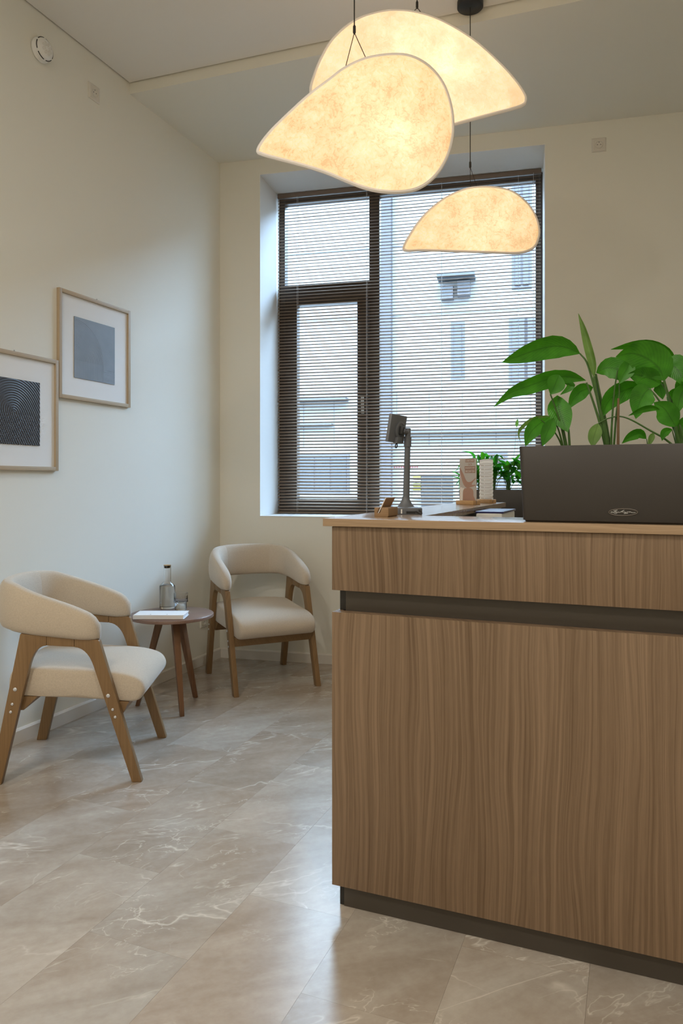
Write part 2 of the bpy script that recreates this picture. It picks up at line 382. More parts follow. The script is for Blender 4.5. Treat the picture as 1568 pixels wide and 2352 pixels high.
# ---------------------------------------------------------------- the setting
XL, XR, YF, ZC, ZB = -2.624, 2.75, -2.6, 3.433, 3.375
fl = MB().box((XL - 0.2, YF - 0.2, -0.12), (XR + 0.2, 5.6, -0.0042)).build('floor', M['tile'])
tag(fl, 'beige marble look tiled floor with thin white veins', None, kind='structure')
TW, TL = 0.3115, 0.6225
tb = MB()
c, g = 0.0004, 0.00022
def ringrect(hx, hy, z): return [Vector((-hx, -hy, z)), Vector((hx, -hy, z)), Vector((hx, hy, z)), Vector((-hx, hy, z))]
tb.loft([ringrect(TW / 2 - g, TL / 2 - g, -0.004), ringrect(TW / 2 - g, TL / 2 - g, 0)])
tile0 = None
ix0 = math.floor((XL + 0.724) / TW); k = 0
for ix in range(ix0, 8):
    xa = -0.724 + ix * TW
    for iy in range(-2, 7):
        ya = 1.543 + (0.311 if ix % 2 else 0.0) - TL + iy * TL
        if ix0 == ix: pass
        if ya > 4.75 or ya + TL < 0.3: continue
        if tile0 is None:
            tile0 = tb.build('floor_tile', M['tile'], fl); o = tile0
        else:
            o = tile0.copy(); COL.objects.link(o); o.parent = fl
        o.location = (xa + TW / 2, ya + TL / 2, 0)

wl = MB().box((XL - 0.2, YF - 0.2, -0.1), (XL, 4.75, ZC + 0.06)).build('wall_left', M['wall'])
tag(wl, 'cream painted wall with the framed pictures', None, kind='structure')
wr = MB().box((XR, YF - 0.2, -0.1), (XR + 0.2, 5.7, ZC + 0.06)).build('wall_right', M['wall'])
tag(wr, 'cream painted wall out of view to the right', None, kind='structure')
wf = MB().box((XL - 0.2, YF - 0.2, -0.1), (XR + 0.2, YF, ZC + 0.06)).build('wall_front', M['wall'])
tag(wf, 'cream painted wall behind the viewer', None, kind='structure')
# back wall with window opening: (s, z) ring, thickness DW
S0, S1, W0, W1, DW = 0.287, 2.143, 0.965, 3.272, 0.50
SM, ZM = 5.62, ZC + 0.06
mb = MB()
ou = [(-0.15, -0.1), (SM, -0.1), (SM, ZM), (-0.15, ZM)]; inn = [(S0, W0), (S1, W0), (S1, W1), (S0, W1)]
for d in (0.0, DW):
    vs_ = [bw(s, z, d) for s, z in ou + inn]
    mb.add(vs_, [(i, (i + 1) % 4, 4 + (i + 1) % 4, 4 + i) for i in range(4)])
mb.add([bw(s, z, d) for d in (0.0, DW) for s, z in ou], [(i, (i + 1) % 4, 4 + (i + 1) % 4, 4 + i) for i in range(4)])
wb = mb.build('wall_back', M['wall'])
tag(wb, 'cream painted wall around the window', None, kind='structure')
# white reveal lining of the opening
rv = MB()
th = 0.004
rv.hexa([bw(S0, W0, -.001), bw(S0 + th, W0, -.001), bw(S0 + th, W0, DW), bw(S0, W0, DW), bw(S0, W1, -.001), bw(S0 + th, W1, -.001), bw(S0 + th, W1, DW), bw(S0, W1, DW)])
rv.hexa([bw(S1 - th, W0, -.001), bw(S1, W0, -.001), bw(S1, W0, DW), bw(S1 - th, W0, DW), bw(S1 - th, W1, -.001), bw(S1, W1, -.001), bw(S1, W1, DW), bw(S1 - th, W1, DW)])
rv.hexa([bw(S0 + th, W1 - th, -.001), bw(S1 - th, W1 - th, -.001), bw(S1 - th, W1 - th, DW), bw(S0 + th, W1 - th, DW), bw(S0 + th, W1, -.001), bw(S1 - th, W1, -.001), bw(S1 - th, W1, DW), bw(S0 + th, W1, DW)])
tag(rv.build('reveal_lining', M['reveal'], wb), 'white painted window reveal')
# ceiling panel with a shadow gap, dark slab above
BE0, BE1 = Vector((-2.624, 3.331, 0)), Vector((-0.45, 3.4355, 0)); bd = (BE1 - BE0).normalized()
BE2 = BE0 + bd * 5.5
def poly_prism(mb, pts, z0, z1): return mb.loft([[Vector((p[0], p[1], z0)) for p in pts], [Vector((p[0], p[1], z1)) for p in pts]])
gp = 0.008
ce = poly_prism(MB(), [(XL + gp, YF), (XR, YF), (XR, (BE0 + bd * ((XR - XL) / bd.x)).y - gp), (XL + gp, BE0.y - gp)], ZC, ZC + 0.012).build('ceiling', M['ceil'])
tag(ce, 'plain pale stretch ceiling', None, kind='structure')
sl = poly_prism(MB(), [(XL - 0.1, YF - 0.1), (XR + 0.1, YF - 0.1), tuple(bw(5.5, 0, 0.3).xy), tuple(bw(-0.12, 0, 0.3).xy)], ZC + 0.03, ZC + 0.1).build('ceiling_slab', M['gap'], ce)
so = poly_prism(MB(), [tuple(BE0.xy - Vector((0.05, 0))), tuple(BE2.xy), tuple(bw(5.5, 0, 0.2).xy), tuple(bw(-0.12, 0, 0.2).xy)], ZB, ZC + 0.03).build('trim_1', M['wall'])
tag(so, 'lowered cream soffit between ceiling and window wall', None, kind='structure')
# baseboards
bl = MB(); prof = [(0, 0), (0.014, 0), (0.014, 0.058), (0.008, 0.066), (0, 0.066)]
bl.prism(prof, lambda p, q, t: (XL + p, t, q), YF, 4.293)
tag(bl.build('baseboard_left', M['base']), 'low white baseboard along the picture wall', None, kind='structure')
bb = MB(); bb.prism(prof, lambda p, q, t: bw(t, q, -p), 0.010, 5.3)
tag(bb.build('baseboard_back', M['base']), 'low white baseboard under the window', None, kind='structure')

# ---------------------------------------------------------------- window
win = empty('window_1', bw(1.215, W0, 0.45)); tag(win, 'dark brown framed window with a fixed pane and side sash', None, kind='structure')
def wpart(name, s0, s1, z0, z1, d0, d1, mat, bev=0.003):
    p = [bw(s0, z0, d0), bw(s1, z0, d0), bw(s1, z0, d1), bw(s0, z0, d1), bw(s0, z1, d0), bw(s1, z1, d0), bw(s1, z1, d1), bw(s0, z1, d1)]
    o = MB().hexa([q - win.location for q in p]).build(name, mat, win, bevel=bev)
    return o
def wframe(name, s0, s1, z0, z1, t_, d0, d1, mat):   # four-sided frame with different member widths t_=(l,r,b,t)
    m = MB(); L, R_, B, T_ = t_
    for (a, b, c_, d_) in [(s0, s0 + L, z0, z1), (s1 - R_, s1, z0, z1), (s0 + L, s1 - R_, z0, z0 + B), (s0 + L, s1 - R_, z1 - T_, z1)]:
        p = [bw(a, c_, d0), bw(b, c_, d0), bw(b, c_, d1), bw(a, c_, d1), bw(a, d_, d0), bw(b, d_, d0), bw(b, d_, d1), bw(a, d_, d1)]
        m.hexa([q - win.location for q in p])
    return m.build(name, mat, win, bevel=0.003)
wframe('window_frame', S0 + 0.004, S1 - 0.004, W0, W1 - 0.004, (0.042, 0.045, 0.05, 0.052), 0.405, 0.475, M['wframe'])
wpart('mullion', 0.958, 1.032, W0 + 0.05, W1 - 0.056, 0.405, 0.475, M['wframe'])
wpart('transom', S0 + 0.046, 0.958, 2.505, 2.625, 0.405, 0.475, M['wframe'])
sash = wframe('sash', S0 + 0.05, 0.954, W0 + 0.052, 2.503, (0.093, 0.080, 0.06, 0.028), 0.392, 0.46, M['wframe'])
h0 = MB().hexa([q - win.location for q in [bw(0.905, 1.68, 0.375), bw(0.925, 1.68, 0.375), bw(0.925, 1.68, 0.392), bw(0.905, 1.68, 0.392), bw(0.905, 1.80, 0.365), bw(0.925, 1.80, 0.365), bw(0.925, 1.80, 0.38), bw(0.905, 1.80, 0.38)]]).build('handle', M['white'], sash, bevel=0.003)
wpart('pane', 0.331, 0.958, 2.625, 3.219, 0.435, 0.441, M['pane'], 0)
wpart('pane', 0.425, 0.876, 1.075, 2.48, 0.425, 0.431, M['pane'], 0)
wpart('pane', 1.032, 2.096, 1.014, 3.219, 0.435, 0.441, M['pane'], 0)
wpart('window_sill', S0 + 0.004, S1 - 0.004, W0 - 0.001, W0 + 0.004, -0.004, 0.405, M['reveal'], 0.001)
wpart('ground_sill', S0 - 0.05, S1 + 0.05, W0 - 0.05, W0 - 0.005, 0.502, 0.62, M['reveal'], 0.003)

# ---------------------------------------------------------------- blind
bo = empty('window_blind', bw(1.215, W0 + 0.006, 0.345), 0, 'taupe venetian blind hanging half open in the window', 'blind')
bo.rotation_euler = (0, 0, BA)
BL = 1.822
MB().box((-BL / 2 - 0.004, -0.013, 2.262), (BL / 2 + 0.004, 0.013, 2.292)).build('headrail', M['rail'], bo, bevel=0.002)
prof = []
TH = math.radians(29)
up_, dn_ = [], []
for i in range(7):
    q = -0.0125 + 0.025 * i / 6; cr = 0.0027 * (1 - (q / 0.0125) ** 2)
    up_.append((q, cr + 0.00025)); dn_.append((q, cr - 0.00025))
prof = [(q * math.cos(TH) - h_ * math.sin(TH), q * math.sin(TH) + h_ * math.cos(TH)) for q, h_ in dn_ + up_[::-1]]
sm = MB(); sm.prism(prof, lambda p, q, t: (t, p, q), -BL / 2, BL / 2)
NS = 101; PITCH = 0.0222
slat0 = sm.build('slat', M['slat'], bo, smooth=True); slat0.location = (0, 0, 0.028)
for i in range(1, NS):
    o = slat0.copy(); COL.objects.link(o); o.parent = bo
    o.location = (random.uniform(-0.001, 0.001), 0, 0.028 + i * PITCH)
    o.rotation_euler = (random.uniform(-0.03, 0.03), 0, 0)
MB().box((-BL / 2, -0.012, 0.003), (BL / 2, 0.012, 0.014)).build('bottom_rail', M['slat'], bo, bevel=0.002)
for u in (683, 842, 1014, 1190):
    s_, z_ = hit_bw(u, 800, 0.345); x = s_ - 1.215
    for yy in (-0.0135, 0.0135):
        MB().tube([(x, yy, 0.01), (x, yy, 2.262)], 0.0009, 5).build('ladder_cord', M['cordlight'], bo)
s_, z_ = hit_bw(1224, 800, 0.33); x = s_ - 1.215
MB().tube([(x, -0.02, 0.75), (x + .002, -0.02, 2.265)], 0.0012, 5).build('pull_cord', M['cordlight'], bo)
s_, z_ = hit_bw(1238, 800, 0.33); x = s_ - 1.215
MB().tube([(x, -0.022, 1.0), (x, -0.02, 2.265)], 0.004, 6).build('tilt_wand', M['acrylic'], bo)

# ---------------------------------------------------------------- reception desk and worktop
DX0, DY0, DT = -0.782, 1.870, 1.097
DXR = 1.9
dk = empty('reception_desk', (0.2, 2.3, 0), 0, 'oak veneer reception desk with a dark recessed groove and plinth', 'desk')
D = dk.location
def dpart(name, a, b, mat, bev=0.0012, parent=None):
    return MB().box(tuple(Vector(a) - D), tuple(Vector(b) - D)).build(name, mat, parent or dk, bevel=bev)
lp_ = dpart('front_panel', (DX0, DY0, 0.074), (DXR, DY0 + 0.034, 0.836), M['desk'])
up2 = dpart('front_panel', (DX0, DY0, 0.897), (DXR, DY0 + 0.034, 1.0745), M['desk'])
dpart('plinth', (-0.760, DY0 + 0.036, 0.0), (DXR, DY0 + 0.055, 0.074), M['kick'])
dpart('plinth_edge', (-0.774, DY0 + 0.040, 0.0), (-0.7605, DY0 + 0.30, 0.0735), M['kickdark'])
dpart('groove_panel', (-0.755, DY0 + 0.036, 0.834), (DXR, DY0 + 0.055, 0.899), M['kick'])
dpart('groove_edge', (-0.774, DY0 + 0.040, 0.836), (-0.7555, DY0 + 0.30, 0.897), M['kickdark'])
dpart('side_panel', (DX0, DY0 + 0.0345, 0.074), (DX0 + 0.02, 3.60, 0.836), M['desk'])
dpart('side_panel', (DX0, DY0 + 0.0345, 0.897), (DX0 + 0.02, 3.60, 1.0745), M['desk'])
dpart('carcass', (-0.758, DY0 + 0.056, 0.075), (-0.60, 3.58, 1.074), M['kick'])
dpart('inner_panel', (-0.598, DY0 + 0.056, 0.0), (DXR, DY0 + 0.075, 1.074), M['desk'])
dpart('work_surface', (-0.599, DY0 + 0.08, 0.72), (DXR, 2.75, 0.745), M['deskx'])
dpart('work_surface', (-0.599, 2.751, 0.72), (-0.30, 3.45, 0.745), M['deskx'])
dpart('end_panel', (DXR - 0.02, DY0 + 0.08, 0.0), (DXR, 2.74, 0.718), M['desk'])
ct = MB()
L = [(-0.806, 1.861), (DXR + 0.02, 1.861), (DXR + 0.02, 2.125), (-0.585, 2.125), (-0.585, 3.62), (-0.806, 3.62)]
ct.loft([[Vector((x, y, DT - 0.0215)) - Vector((0, 2, DT)) for x, y in L], [Vector((x, y, DT)) - Vector((0, 2, DT)) for x, y in L]])
cto = ct.build('countertop', M['deskx'], bevel=0.0012, loc=(0, 2, DT))
tag(cto, 'thin oak countertop wrapping the reception desk', 'countertop')

# ---------------------------------------------------------------- armchairs
def make_chair():
    r = empty('armchair', (-2.199, 2.5045, 0), math.radians(24.65))
    Wd, Wt = 0.265, 0.03
    def bez(p0, p1, p2, n=7): return [tuple(Vector(p0).lerp(Vector(p1), t).lerp(Vector(p1).lerp(Vector(p2), t), t)) for t in [i / n for i in range(n + 1)]]
    rear = [(-0.300, 0), (-0.255, 0)] + bez((-0.150, 0.448), (-0.130, 0.549), (-0.078, 0.5485)) + [(-0.078, 0.588), (-0.181, 0.597)]
    front = [(0.296, 0), (0.1275, 0.566), (0.120, 0.5705), (0.030, 0.5785)] + bez((0.030, 0.5415), (0.082, 0.537), (0.106, 0.462)) + [(0.256, 0)]
    rail = [(-0.0775, 0.5495), (0.0295, 0.5425), (0.0295, 0.578), (-0.0775, 0.5875)]
    for sgn in (-1, 1):
        def fn(p, q, t): return (p, sgn * t, q)
        for poly, bolts in ((rear, [(-0.2, .377, .0075), (-0.211, .319, .0055), (-0.217, .288, .0055)]), (front, [(0.163, .347, .0075), (0.181, .292, .0055), (0.191, .262, .0055)])):
            m = MB(); m.prism(poly, fn, Wd - Wt, Wd)
            lg = m.build('leg', M['chairwood'], r, bevel=0.004, seg=2)
            for bx_, bz_, br in bolts:
                b = MB(); b.loft([[Vector((bx_ + rr * math.cos(2 * PI * i / 14), sgn * yy, bz_ + rr * math.sin(2 * PI * i / 14))) for i in range(14)] for rr, yy in ((br, Wd - 0.001), (br, Wd + 0.0015), (br * 0.7, Wd + 0.003))])
                b.build('bolt', M['bolt'], lg, smooth=True)
        m = MB(); m.prism(rail, fn, Wd - Wt, Wd); m.build('arm_rail', M['chairwood'], r, bevel=0.002)
    m = MB(); m.prism([(0.165, .318), (0.238, .312), (0.212, .262), (0.188, .262)], lambda p, q, t: (p, t, q), -(Wd - Wt), Wd - Wt)
    m.build('cross_rail', M['chairwood'], r, bevel=0.003)
    m = MB(); m.prism([(-0.215, .342), (-0.125, .338), (-0.178, .285), (-0.203, .285)], lambda p, q, t: (p, t, q), -(Wd - Wt), Wd - Wt)
    m.build('cross_rail', M['chairwood'], r, bevel=0.003)
    # seat cushion
    prof = [(-0.235, 0.360), (-0.20, 0.342), (0.02, 0.327), (0.205, 0.314), (0.262, 0.312), (0.288, 0.330), (0.300, 0.360), (0.287, 0.392), (0.250, 0.414), (0.17, 0.431), (0.02, 0.442), (-0.13, 0.452), (-0.20, 0.452), (-0.232, 0.43), (-0.242, 0.395)]
    prof = [(p.x, p.y) for p in smoothpath([(a, b, 0) for a, b in prof], 3, True)]
    cx_ = sum(p[0] for p in prof) / len(prof); cz_ = sum(p[1] for p in prof) / len(prof)
    hw = 0.2335; rings = []
    ys = [(-1, .022), (-.985, .010), (-.955, .003), (-.91, 0), (-.7, 0), (-.4, 0), (0, 0), (.4, 0), (.7, 0), (.91, 0), (.955, .003), (.985, .010), (1, .022)]
    for yy, ins in ys:
        ring = []
        for px_, pz_ in prof:
            d = Vector((px_ - cx_, pz_ - cz_)); Ld = d.length; k_ = max(0, (Ld - ins)) / Ld
            x_, z_ = cx_ + d.x * k_, cz_ + d.y * k_
            if z_ > 0.38: z_ += 0.018 * (1 - yy * yy) * min(1, (z_ - 0.38) / 0.05)
            ring.append(Vector((x_, yy * hw, z_)))
        rings.append(ring)
    m = MB(); m.loft(rings); m.build('seat', M['fabric'], r, smooth=True, angle=75)
    # wrapped upholstered back
    def plan(t):   # t 0..1 from right arm tip round the back to left arm tip
        A, Bx, xs, xt, n_ = 0.250, 0.215, -0.085, 0.128, 2.5
        straight = xt - xs; Lq = 0.36; tot = 2 * straight + 2 * Lq; s_ = t * tot
        if s_ < straight: return Vector((xt - s_, -A))
        if s_ > tot - straight: return Vector((xt - (tot - s_), A))
        th_ = (s_ - straight) / (2 * Lq) * PI
        c_, s2 = -math.cos(th_), math.sin(th_)
        return Vector((xs - Bx * abs(s2) ** (2 / n_), A * math.copysign(abs(c_) ** (2 / n_), c_)))
    TOPX = [(-0.32, .800), (-0.28, .798), (-0.215, .788), (-0.13, .757), (0.0, .712), (0.10, .672), (0.125, .648), (0.14, .618)]
    def top(x):
        for (a, za), (b, zb) in zip(TOPX, TOPX[1:]):
            if x <= b: return za + (zb - za) * max(0, (x - a)) / (b - a)
        return TOPX[-1][1]
    def bot(x): return 0.578 - 0.115 * (x + 0.02) if x > -0.22 else 0.604
    def band(name, t0, t1, n, tip0, tip1):
        rings = []
        for i in range(n + 1):
            t_ = t0 + (t1 - t0) * i / n
            p = plan(t_); q = plan(min(1, t_ + .004)) - plan(max(0, t_ - .004)); q.normalize(); nr = Vector((-q.y, q.x))
            zt, zb = top(p.x), bot(p.x); hh = (zt - zb) / 2; zc = (zt + zb) / 2
            tk = 0.033
            e0 = min(i, n - i) / n
            ends = 1.0
            if tip0 and i < 5: ends = [0.35, 0.68, 0.85, 0.94, 0.985][i]
            if tip1 and n - i < 5: ends = [0.35, 0.68, 0.85, 0.94, 0.985][n - i]
            if not tip0 and i == 0: ends = 0.93
            if not tip1 and i == n: ends = 0.93
            tip = ((tip0 and i < 5) or (tip1 and n - i < 5))
            ring = []
            for j in range(24):
                a_ = 2 * PI * j / 24
                ca_, sa_ = math.cos(a_), math.sin(a_)
                a2 = math.copysign(abs(ca_) ** 0.55, ca_) * tk * (ends if tip else (1 - (1 - ends) * 0.5)) * (1.0 if sa_ < 0 else 1 - 0.22 * sa_)
                b2 = math.copysign(abs(sa_) ** 0.5, sa_) * hh * (ends ** 0.35 if tip else 1 - (1 - ends) * 0.1)
                bulge = 0.006 * (1 - abs(sa_))
                pp = p + nr * (a2 + math.copysign(bulge, ca_))
                ring.append(Vector((pp.x, pp.y, zc + b2)))
            rings.append(ring)
        m = MB(); m.loft(rings); return m.build(name, M['fabric'], r, smooth=True, angle=80)
    band('armrest', 0.0, 0.385, 22, True, False)
    band('backrest', 0.385, 0.615, 14, False, False)
    band('armrest', 0.615, 1.0, 22, False, True)
    return r
ch1 = make_chair(); tag(ch1, 'cream armchair nearest the viewer, turned sideways below the framed pictures', 'armchair', 'cream armchairs around the side table')
ch2 = copy_tree(ch1); ch2.location = (-2.096, 3.903, 0); ch2.rotation_euler = (0, 0, math.radians(-42.1))
tag(ch2, 'cream armchair standing in the far corner under the window', 'armchair', 'cream armchairs around the side table')

# ---------------------------------------------------------------- side table with book, carafe and tumbler
TC = Vector((-2.287, 3.255, 0)); TH_ = 0.495
tb_ = empty('side_table', TC, 0, 'small round walnut side table on three splayed legs', 'table')
m = MB(); m.lathe([(0.214, TH_ - 0.018), (0.22, TH_ - 0.016), (0.22, TH_ - 0.003), (0.217, TH_)], n=64); m.build('table_top', M['walnut_top'], tb_, smooth=True, angle=50)
for fx, fy in ((-2.142, 3.136), (-2.258, 3.436), (-2.462, 3.193)):
    d = Vector((fx, fy, 0)) - TC; d.z = 0; dn = d.normalized(); sd = Vector((-dn.y, dn.x, 0))
    ft = d; tp = dn * 0.060 + Vector((0, 0, TH_ - 0.018))
    rings = []
    for t_ in (0, 1):
        cpt = ft.lerp(tp, t_); hw_ = 0.011 + 0.009 * t_; hd = 0.010 + 0.008 * t_
        rings.append([cpt + dn * hd + sd * hw_, cpt - dn * hd + sd * hw_, cpt - dn * hd - sd * hw_, cpt + dn * hd - sd * hw_])
    MB().loft(rings).build('leg', M['walnut'], tb_, bevel=0.003)
# binder-like white book
def onT(u, v, z=TH_): return at_z(u, v, z)
b0 = onT(300, 1423); b1 = onT(422, 1423); b2 = onT(442, 1403)
bxd = (b1 - b0).normalized(); byd = UP.cross(bxd)
bk = empty('book', (b1 - bxd * 0.13), math.atan2(bxd.y, bxd.x), 'white book lying at the front edge of the side table', 'book')
BWd, BDp, BH = 0.26, 0.13, 0.022
MB().box((-BWd / 2, 0.0, 0.001), (BWd / 2, BDp, 0.003)).build('cover', M['paper'], bk, bevel=0.0006)
MB().box((-BWd / 2, 0.0, BH - 0.002), (BWd / 2, BDp, BH)).build('cover', M['paper'], bk, bevel=0.0006)
MB().box((-BWd / 2, 0.0, 0.003), (BWd / 2 - 0.004, BDp - 0.004, BH - 0.002)).build('pages', M['paper'], bk)
for xx in (-0.045, 0.04):
    MB().lathe([(0.003, BH), (0.003, BH + 0.0015), (0.0015, BH + 0.002)], (xx, 0.02, 0), 10).build('rivet', M['chrome'], bk, smooth=True)
# carafe
cp = onT(384, 1397)
cf = empty('water_carafe', cp, 0, 'clear glass carafe of water with a cork stopper on the side table', 'carafe')
R_ = 0.0425
px2m = 3.88 / F
outp = [(0.005, 0.0), (R_ - .003, 0.0), (R_, 0.004), (R_, 0.124), (R_ - .004, 0.132), (0.0225, 0.146), (0.0205, 0.152), (0.0205, 0.238)]
inp = [(0.0185, 0.238), (0.0185, 0.152), (0.0205, 0.143), (R_ - .0045, 0.129), (R_ - .0025, 0.122), (R_ - .0025, 0.015), (R_ - .005, 0.012), (0.005, 0.012)]
m = MB(); m.lathe(outp + inp, n=48); m.build('bottle', M['glass'], cf, smooth=True, angle=60)
m = MB(); m.lathe([(0.005, 0.0115), (R_ - .0045, 0.0115), (R_ - .0019, 0.0148), (R_ - .0019, 0.122), (R_ - .0040, 0.1285), (R_ - .0055, 0.1295)], n=48); m.build('water', M['water'], cf, smooth=True, angle=60)
m = MB(); m.lathe([(0.016, 0.224), (0.0182, 0.232), (0.0182, 0.238), (0.0205, 0.2385), (0.0205, 0.2415)], n=24); m.build('stopper', M['cork'], cf, smooth=True)
gpnt = onT(415, 1401)
tg = empty('tumbler', gpnt, 0, 'small ribbed glass tumbler of water beside the carafe', 'glass')
g1, g2 = 0.0315, 0.0375
def ribbed(prof, n=96, amp=0.0):
    return [[Vector(((r + amp * math.cos(24 * 2 * PI * k / n)) * math.cos(2 * PI * k / n), (r + amp * math.cos(24 * 2 * PI * k / n)) * math.sin(2 * PI * k / n), z)) for k in range(n)] for r, z in prof]
m = MB(); m.loft(ribbed([(0.004, 0), (g1 - .002, 0), (g1, 0.003), (g1, 0.040), (g2 + .002, 0.046), (g2 + .001, 0.050), (g2, 0.054), (g2, 0.094)], amp=0.0005) + ribbed([(g2 - .0022, 0.094), (g2 - .0022, 0.052), (g1 - .0022, 0.041), (g1 - .0022, 0.012), (0.004, 0.010)], amp=0.0))
m.build('bowl', M['glass'], tg, smooth=True, angle=60)
m = MB(); m.lathe([(0.004, 0.0095), (g1 - .0018, 0.0115), (g1 - .0017, 0.041), (g1 + .0022, 0.047)], n=40); m.build('water', M['water'], tg, smooth=True, angle=60)

# ---------------------------------------------------------------- framed relief pictures
def picture(y0, z0, size, label, heightfn, artmat, art, n=150):
    th_ = 0.018; fw = 0.019
    r = empty('picture_frame', (XL + 0.0005, y0 + size[0] / 2, z0), 0, label, 'picture', 'framed relief pictures on the wall')
    Wp, Hp = size
    for (a, b, c_, d_, mt) in [(-Wp / 2, -Wp / 2 + fw, 0, Hp, 'ash'), (Wp / 2 - fw, Wp / 2, 0, Hp, 'ash'), (-Wp / 2 + fw, Wp / 2 - fw, 0, fw, 'ashy'), (-Wp / 2 + fw, Wp / 2 - fw, Hp - fw, Hp, 'ashy')]:
        MB().box((0, a, c_), (th_, b, d_)).build('frame_bar', M[mt], r, bevel=0.0015)
    MB().box((0.001, -Wp / 2 + fw, fw), (0.007, Wp / 2 - fw, Hp - fw)).build('mount', M['mat'], r)
    MB().tube([(0.004, 0.01, Hp), (0.004, 0.01, Hp + 0.008)], 0.003, 8).build('hanger', M['chrome'], r)
    ay0, ay1, az0, az1 = art; vs_, fs = [], []
    for j in range(n + 1):
        for i in range(n + 1):
            y = ay0 + (ay1 - ay0) * i / n; z = az0 + (az1 - az0) * j / n
            vs_.append((0.010 + heightfn((i / n), (j / n)), y, z))
    for j in range(n):
        for i in range(n):
            a = j * (n + 1) + i; fs.append((a, a + 1, a + n + 2, a + n + 1))
    m = MB(); m.add(vs_, fs)
    m.box((0.0072, ay0, az0), (0.0085, ay1, az1))
    sk = [(ay0, az0), (ay1, az0), (ay1, az1), (ay0, az1)]
    m.add([(0.0085, y, z) for y, z in sk] + [(0.0102, y, z) for y, z in sk], [(i, (i + 1) % 4, 4 + (i + 1) % 4, 4 + i) for i in range(4)])
    m.build('relief_panel', artmat, r, smooth=True, angle=60)
    return r
def h_arch(a, b):
    # quarter arch rising from the lower left, small arch at the lower right
    cz, Rr, Rv = 0.30, 0.70, 0.66
    if b < cz: rr = a / Rr
    else: rr = math.hypot(a / Rr, (b - cz) / Rv)
    if rr < 1.0 and a < Rr:
        return 0.0013 * (0.5 + 0.5 * math.cos(rr * 2 * PI * 27)) * (1 if b >= cz else 0.55)
    if a > Rr and b < 0.215 - 0.12 * (a - 0.9) ** 2 * 9:
        q = math.hypot((a - 0.88) * 0.75, b + 0.45)
        return 0.0014 * (0.5 + 0.5 * math.cos(q * 2 * PI * 42))
    return 0.0009
def h_wave(a, b):
    cx_, cz = 0.49, 0.50
    t_ = cz - b + 0.30 * max(0.0, a - cx_)
    dx = a - cx_ - 0.50 * (t_ + math.sqrt(t_ * t_ + 0.012)) / 2
    rr = math.hypot(dx, max(0.0, b - cz)) if b > cz else abs(dx)
    return 0.0014 * (0.5 + 0.5 * math.cos(rr * 2 * PI * 27))
M['relief_blue'] = plain('relief_blue_grey', (0.235, 0.26, 0.29), 0.55, var=0.15)
M['relief_dark'] = plain('relief_charcoal', (0.050, 0.045, 0.045), 0.45, var=0.1)
def onL(u, v, x=XL + 0.01): r = ray(u, v); p = Vector((0, 0, H)) + r * (x / r.x); return p.y, p.z
y0, z0, W2, H2 = 2.777, 1.612, 0.542, 0.540
ya, za = onL(172, 728); yb, zb = onL(264, 752); yc_, zc_ = onL(262, 884); yd_, zd_ = onL(169, 866)
picture(y0, z0, (W2, H2), 'framed blue grey relief picture with an arch, the higher one', h_arch, M['relief_blue'],
        ((ya + yd_) / 2 - y0 - W2 / 2, (yb + yc_) / 2 - y0 - W2 / 2, (zd_ + zc_) / 2 - z0, (za + zb) / 2 - z0))
y0, z0 = 2.773 - 0.545, 1.252
yb, zb = onL(92.5, 880); yc_, zc_ = onL(89, 1024)
a1 = (yb + yc_) / 2 - y0 - W2 / 2
picture(y0, z0, (0.544, H2), 'framed dark wavy relief picture, the lower one at the edge', h_wave, M['relief_dark'],
        (-a1, a1, zc_ - z0, zb - z0), 190)

# ---------------------------------------------------------------- sockets and smoke detector
def socket(loc, xax, yax, nrm, label, size=0.082):
    r = empty('wall_socket', loc, 0, label, 'socket', 'wall sockets')
    def P(a, b, h_): return Vector(xax) * a + Vector(yax) * b + Vector(nrm) * h_
    hs = size / 2
    m = MB()
    sq = lambda h_, e: [P(-e, -e, h_), P(e, -e, h_), P(e, e, h_), P(-e, e, h_)]
    m.loft([sq(0.0, hs), sq(0.004, hs), sq(0.009, hs - 0.006), sq(0.009, hs - 0.014), sq(0.0075, hs - 0.0145)], cap=True)
    pl_ = m.build('cover_plate', M['offwhite'], r, bevel=0.0006)
    m = MB(); q = 0.0275
    circ = lambda rad, h_, n=32: [P(rad * math.cos(2 * PI * k / n), rad * math.sin(2 * PI * k / n), h_) for k in range(n)]
    m.loft([circ(0.0005, 0.0092), circ(0.0205, 0.0092)][::-1][:1] + [circ(0.0225, 0.0076), circ(0.0225, 0.0108), circ(0.0200, 0.0108), circ(0.0190, 0.0080), circ(0.002, 0.0080)], cap=False) if False else m.loft([circ(0.0225, 0.0076), circ(0.0225, 0.0112), circ(0.0203, 0.0112), circ(0.0193, 0.0082), circ(0.002, 0.0080)])
    m.build('insert', M['offwhite'], r, smooth=True, angle=30)
    for k_, (a, b) in enumerate(((-0.0095, 0.0), (0.0095, 0.0), (0.0, 0.0145))):
        m = MB(); m.loft([[P(a + 0.0025 * math.cos(2 * PI * i / 12), b + 0.0025 * math.sin(2 * PI * i / 12), h_) for i in range(12)] for h_ in (0.0078, 0.0088)])
        m.build('contact_hole', M['black'], r)
socket(Vector((XL, 3.041, 3.235)), (0, 1, 0), (0, 0, 1), (1, 0, 0), 'white wall socket high above the pictures', 0.083)
socket(bw(2.454, 3.230), BS, UP, -BD, 'white wall socket high on the window wall', 0.083)
yy_, zz_ = onL(466, 1428, XL); socket(Vector((XL, yy_, zz_)), (0, 1, 0), (0, 0, 1), (1, 0, 0), 'white wall socket low behind the side table', 0.075)
sd_ = empty('smoke_detector', (XL, 2.667, 3.252), 0, 'round white smoke detector near the ceiling corner', 'smoke detector')
sd_.rotation_euler = (0, PI / 2, 0)
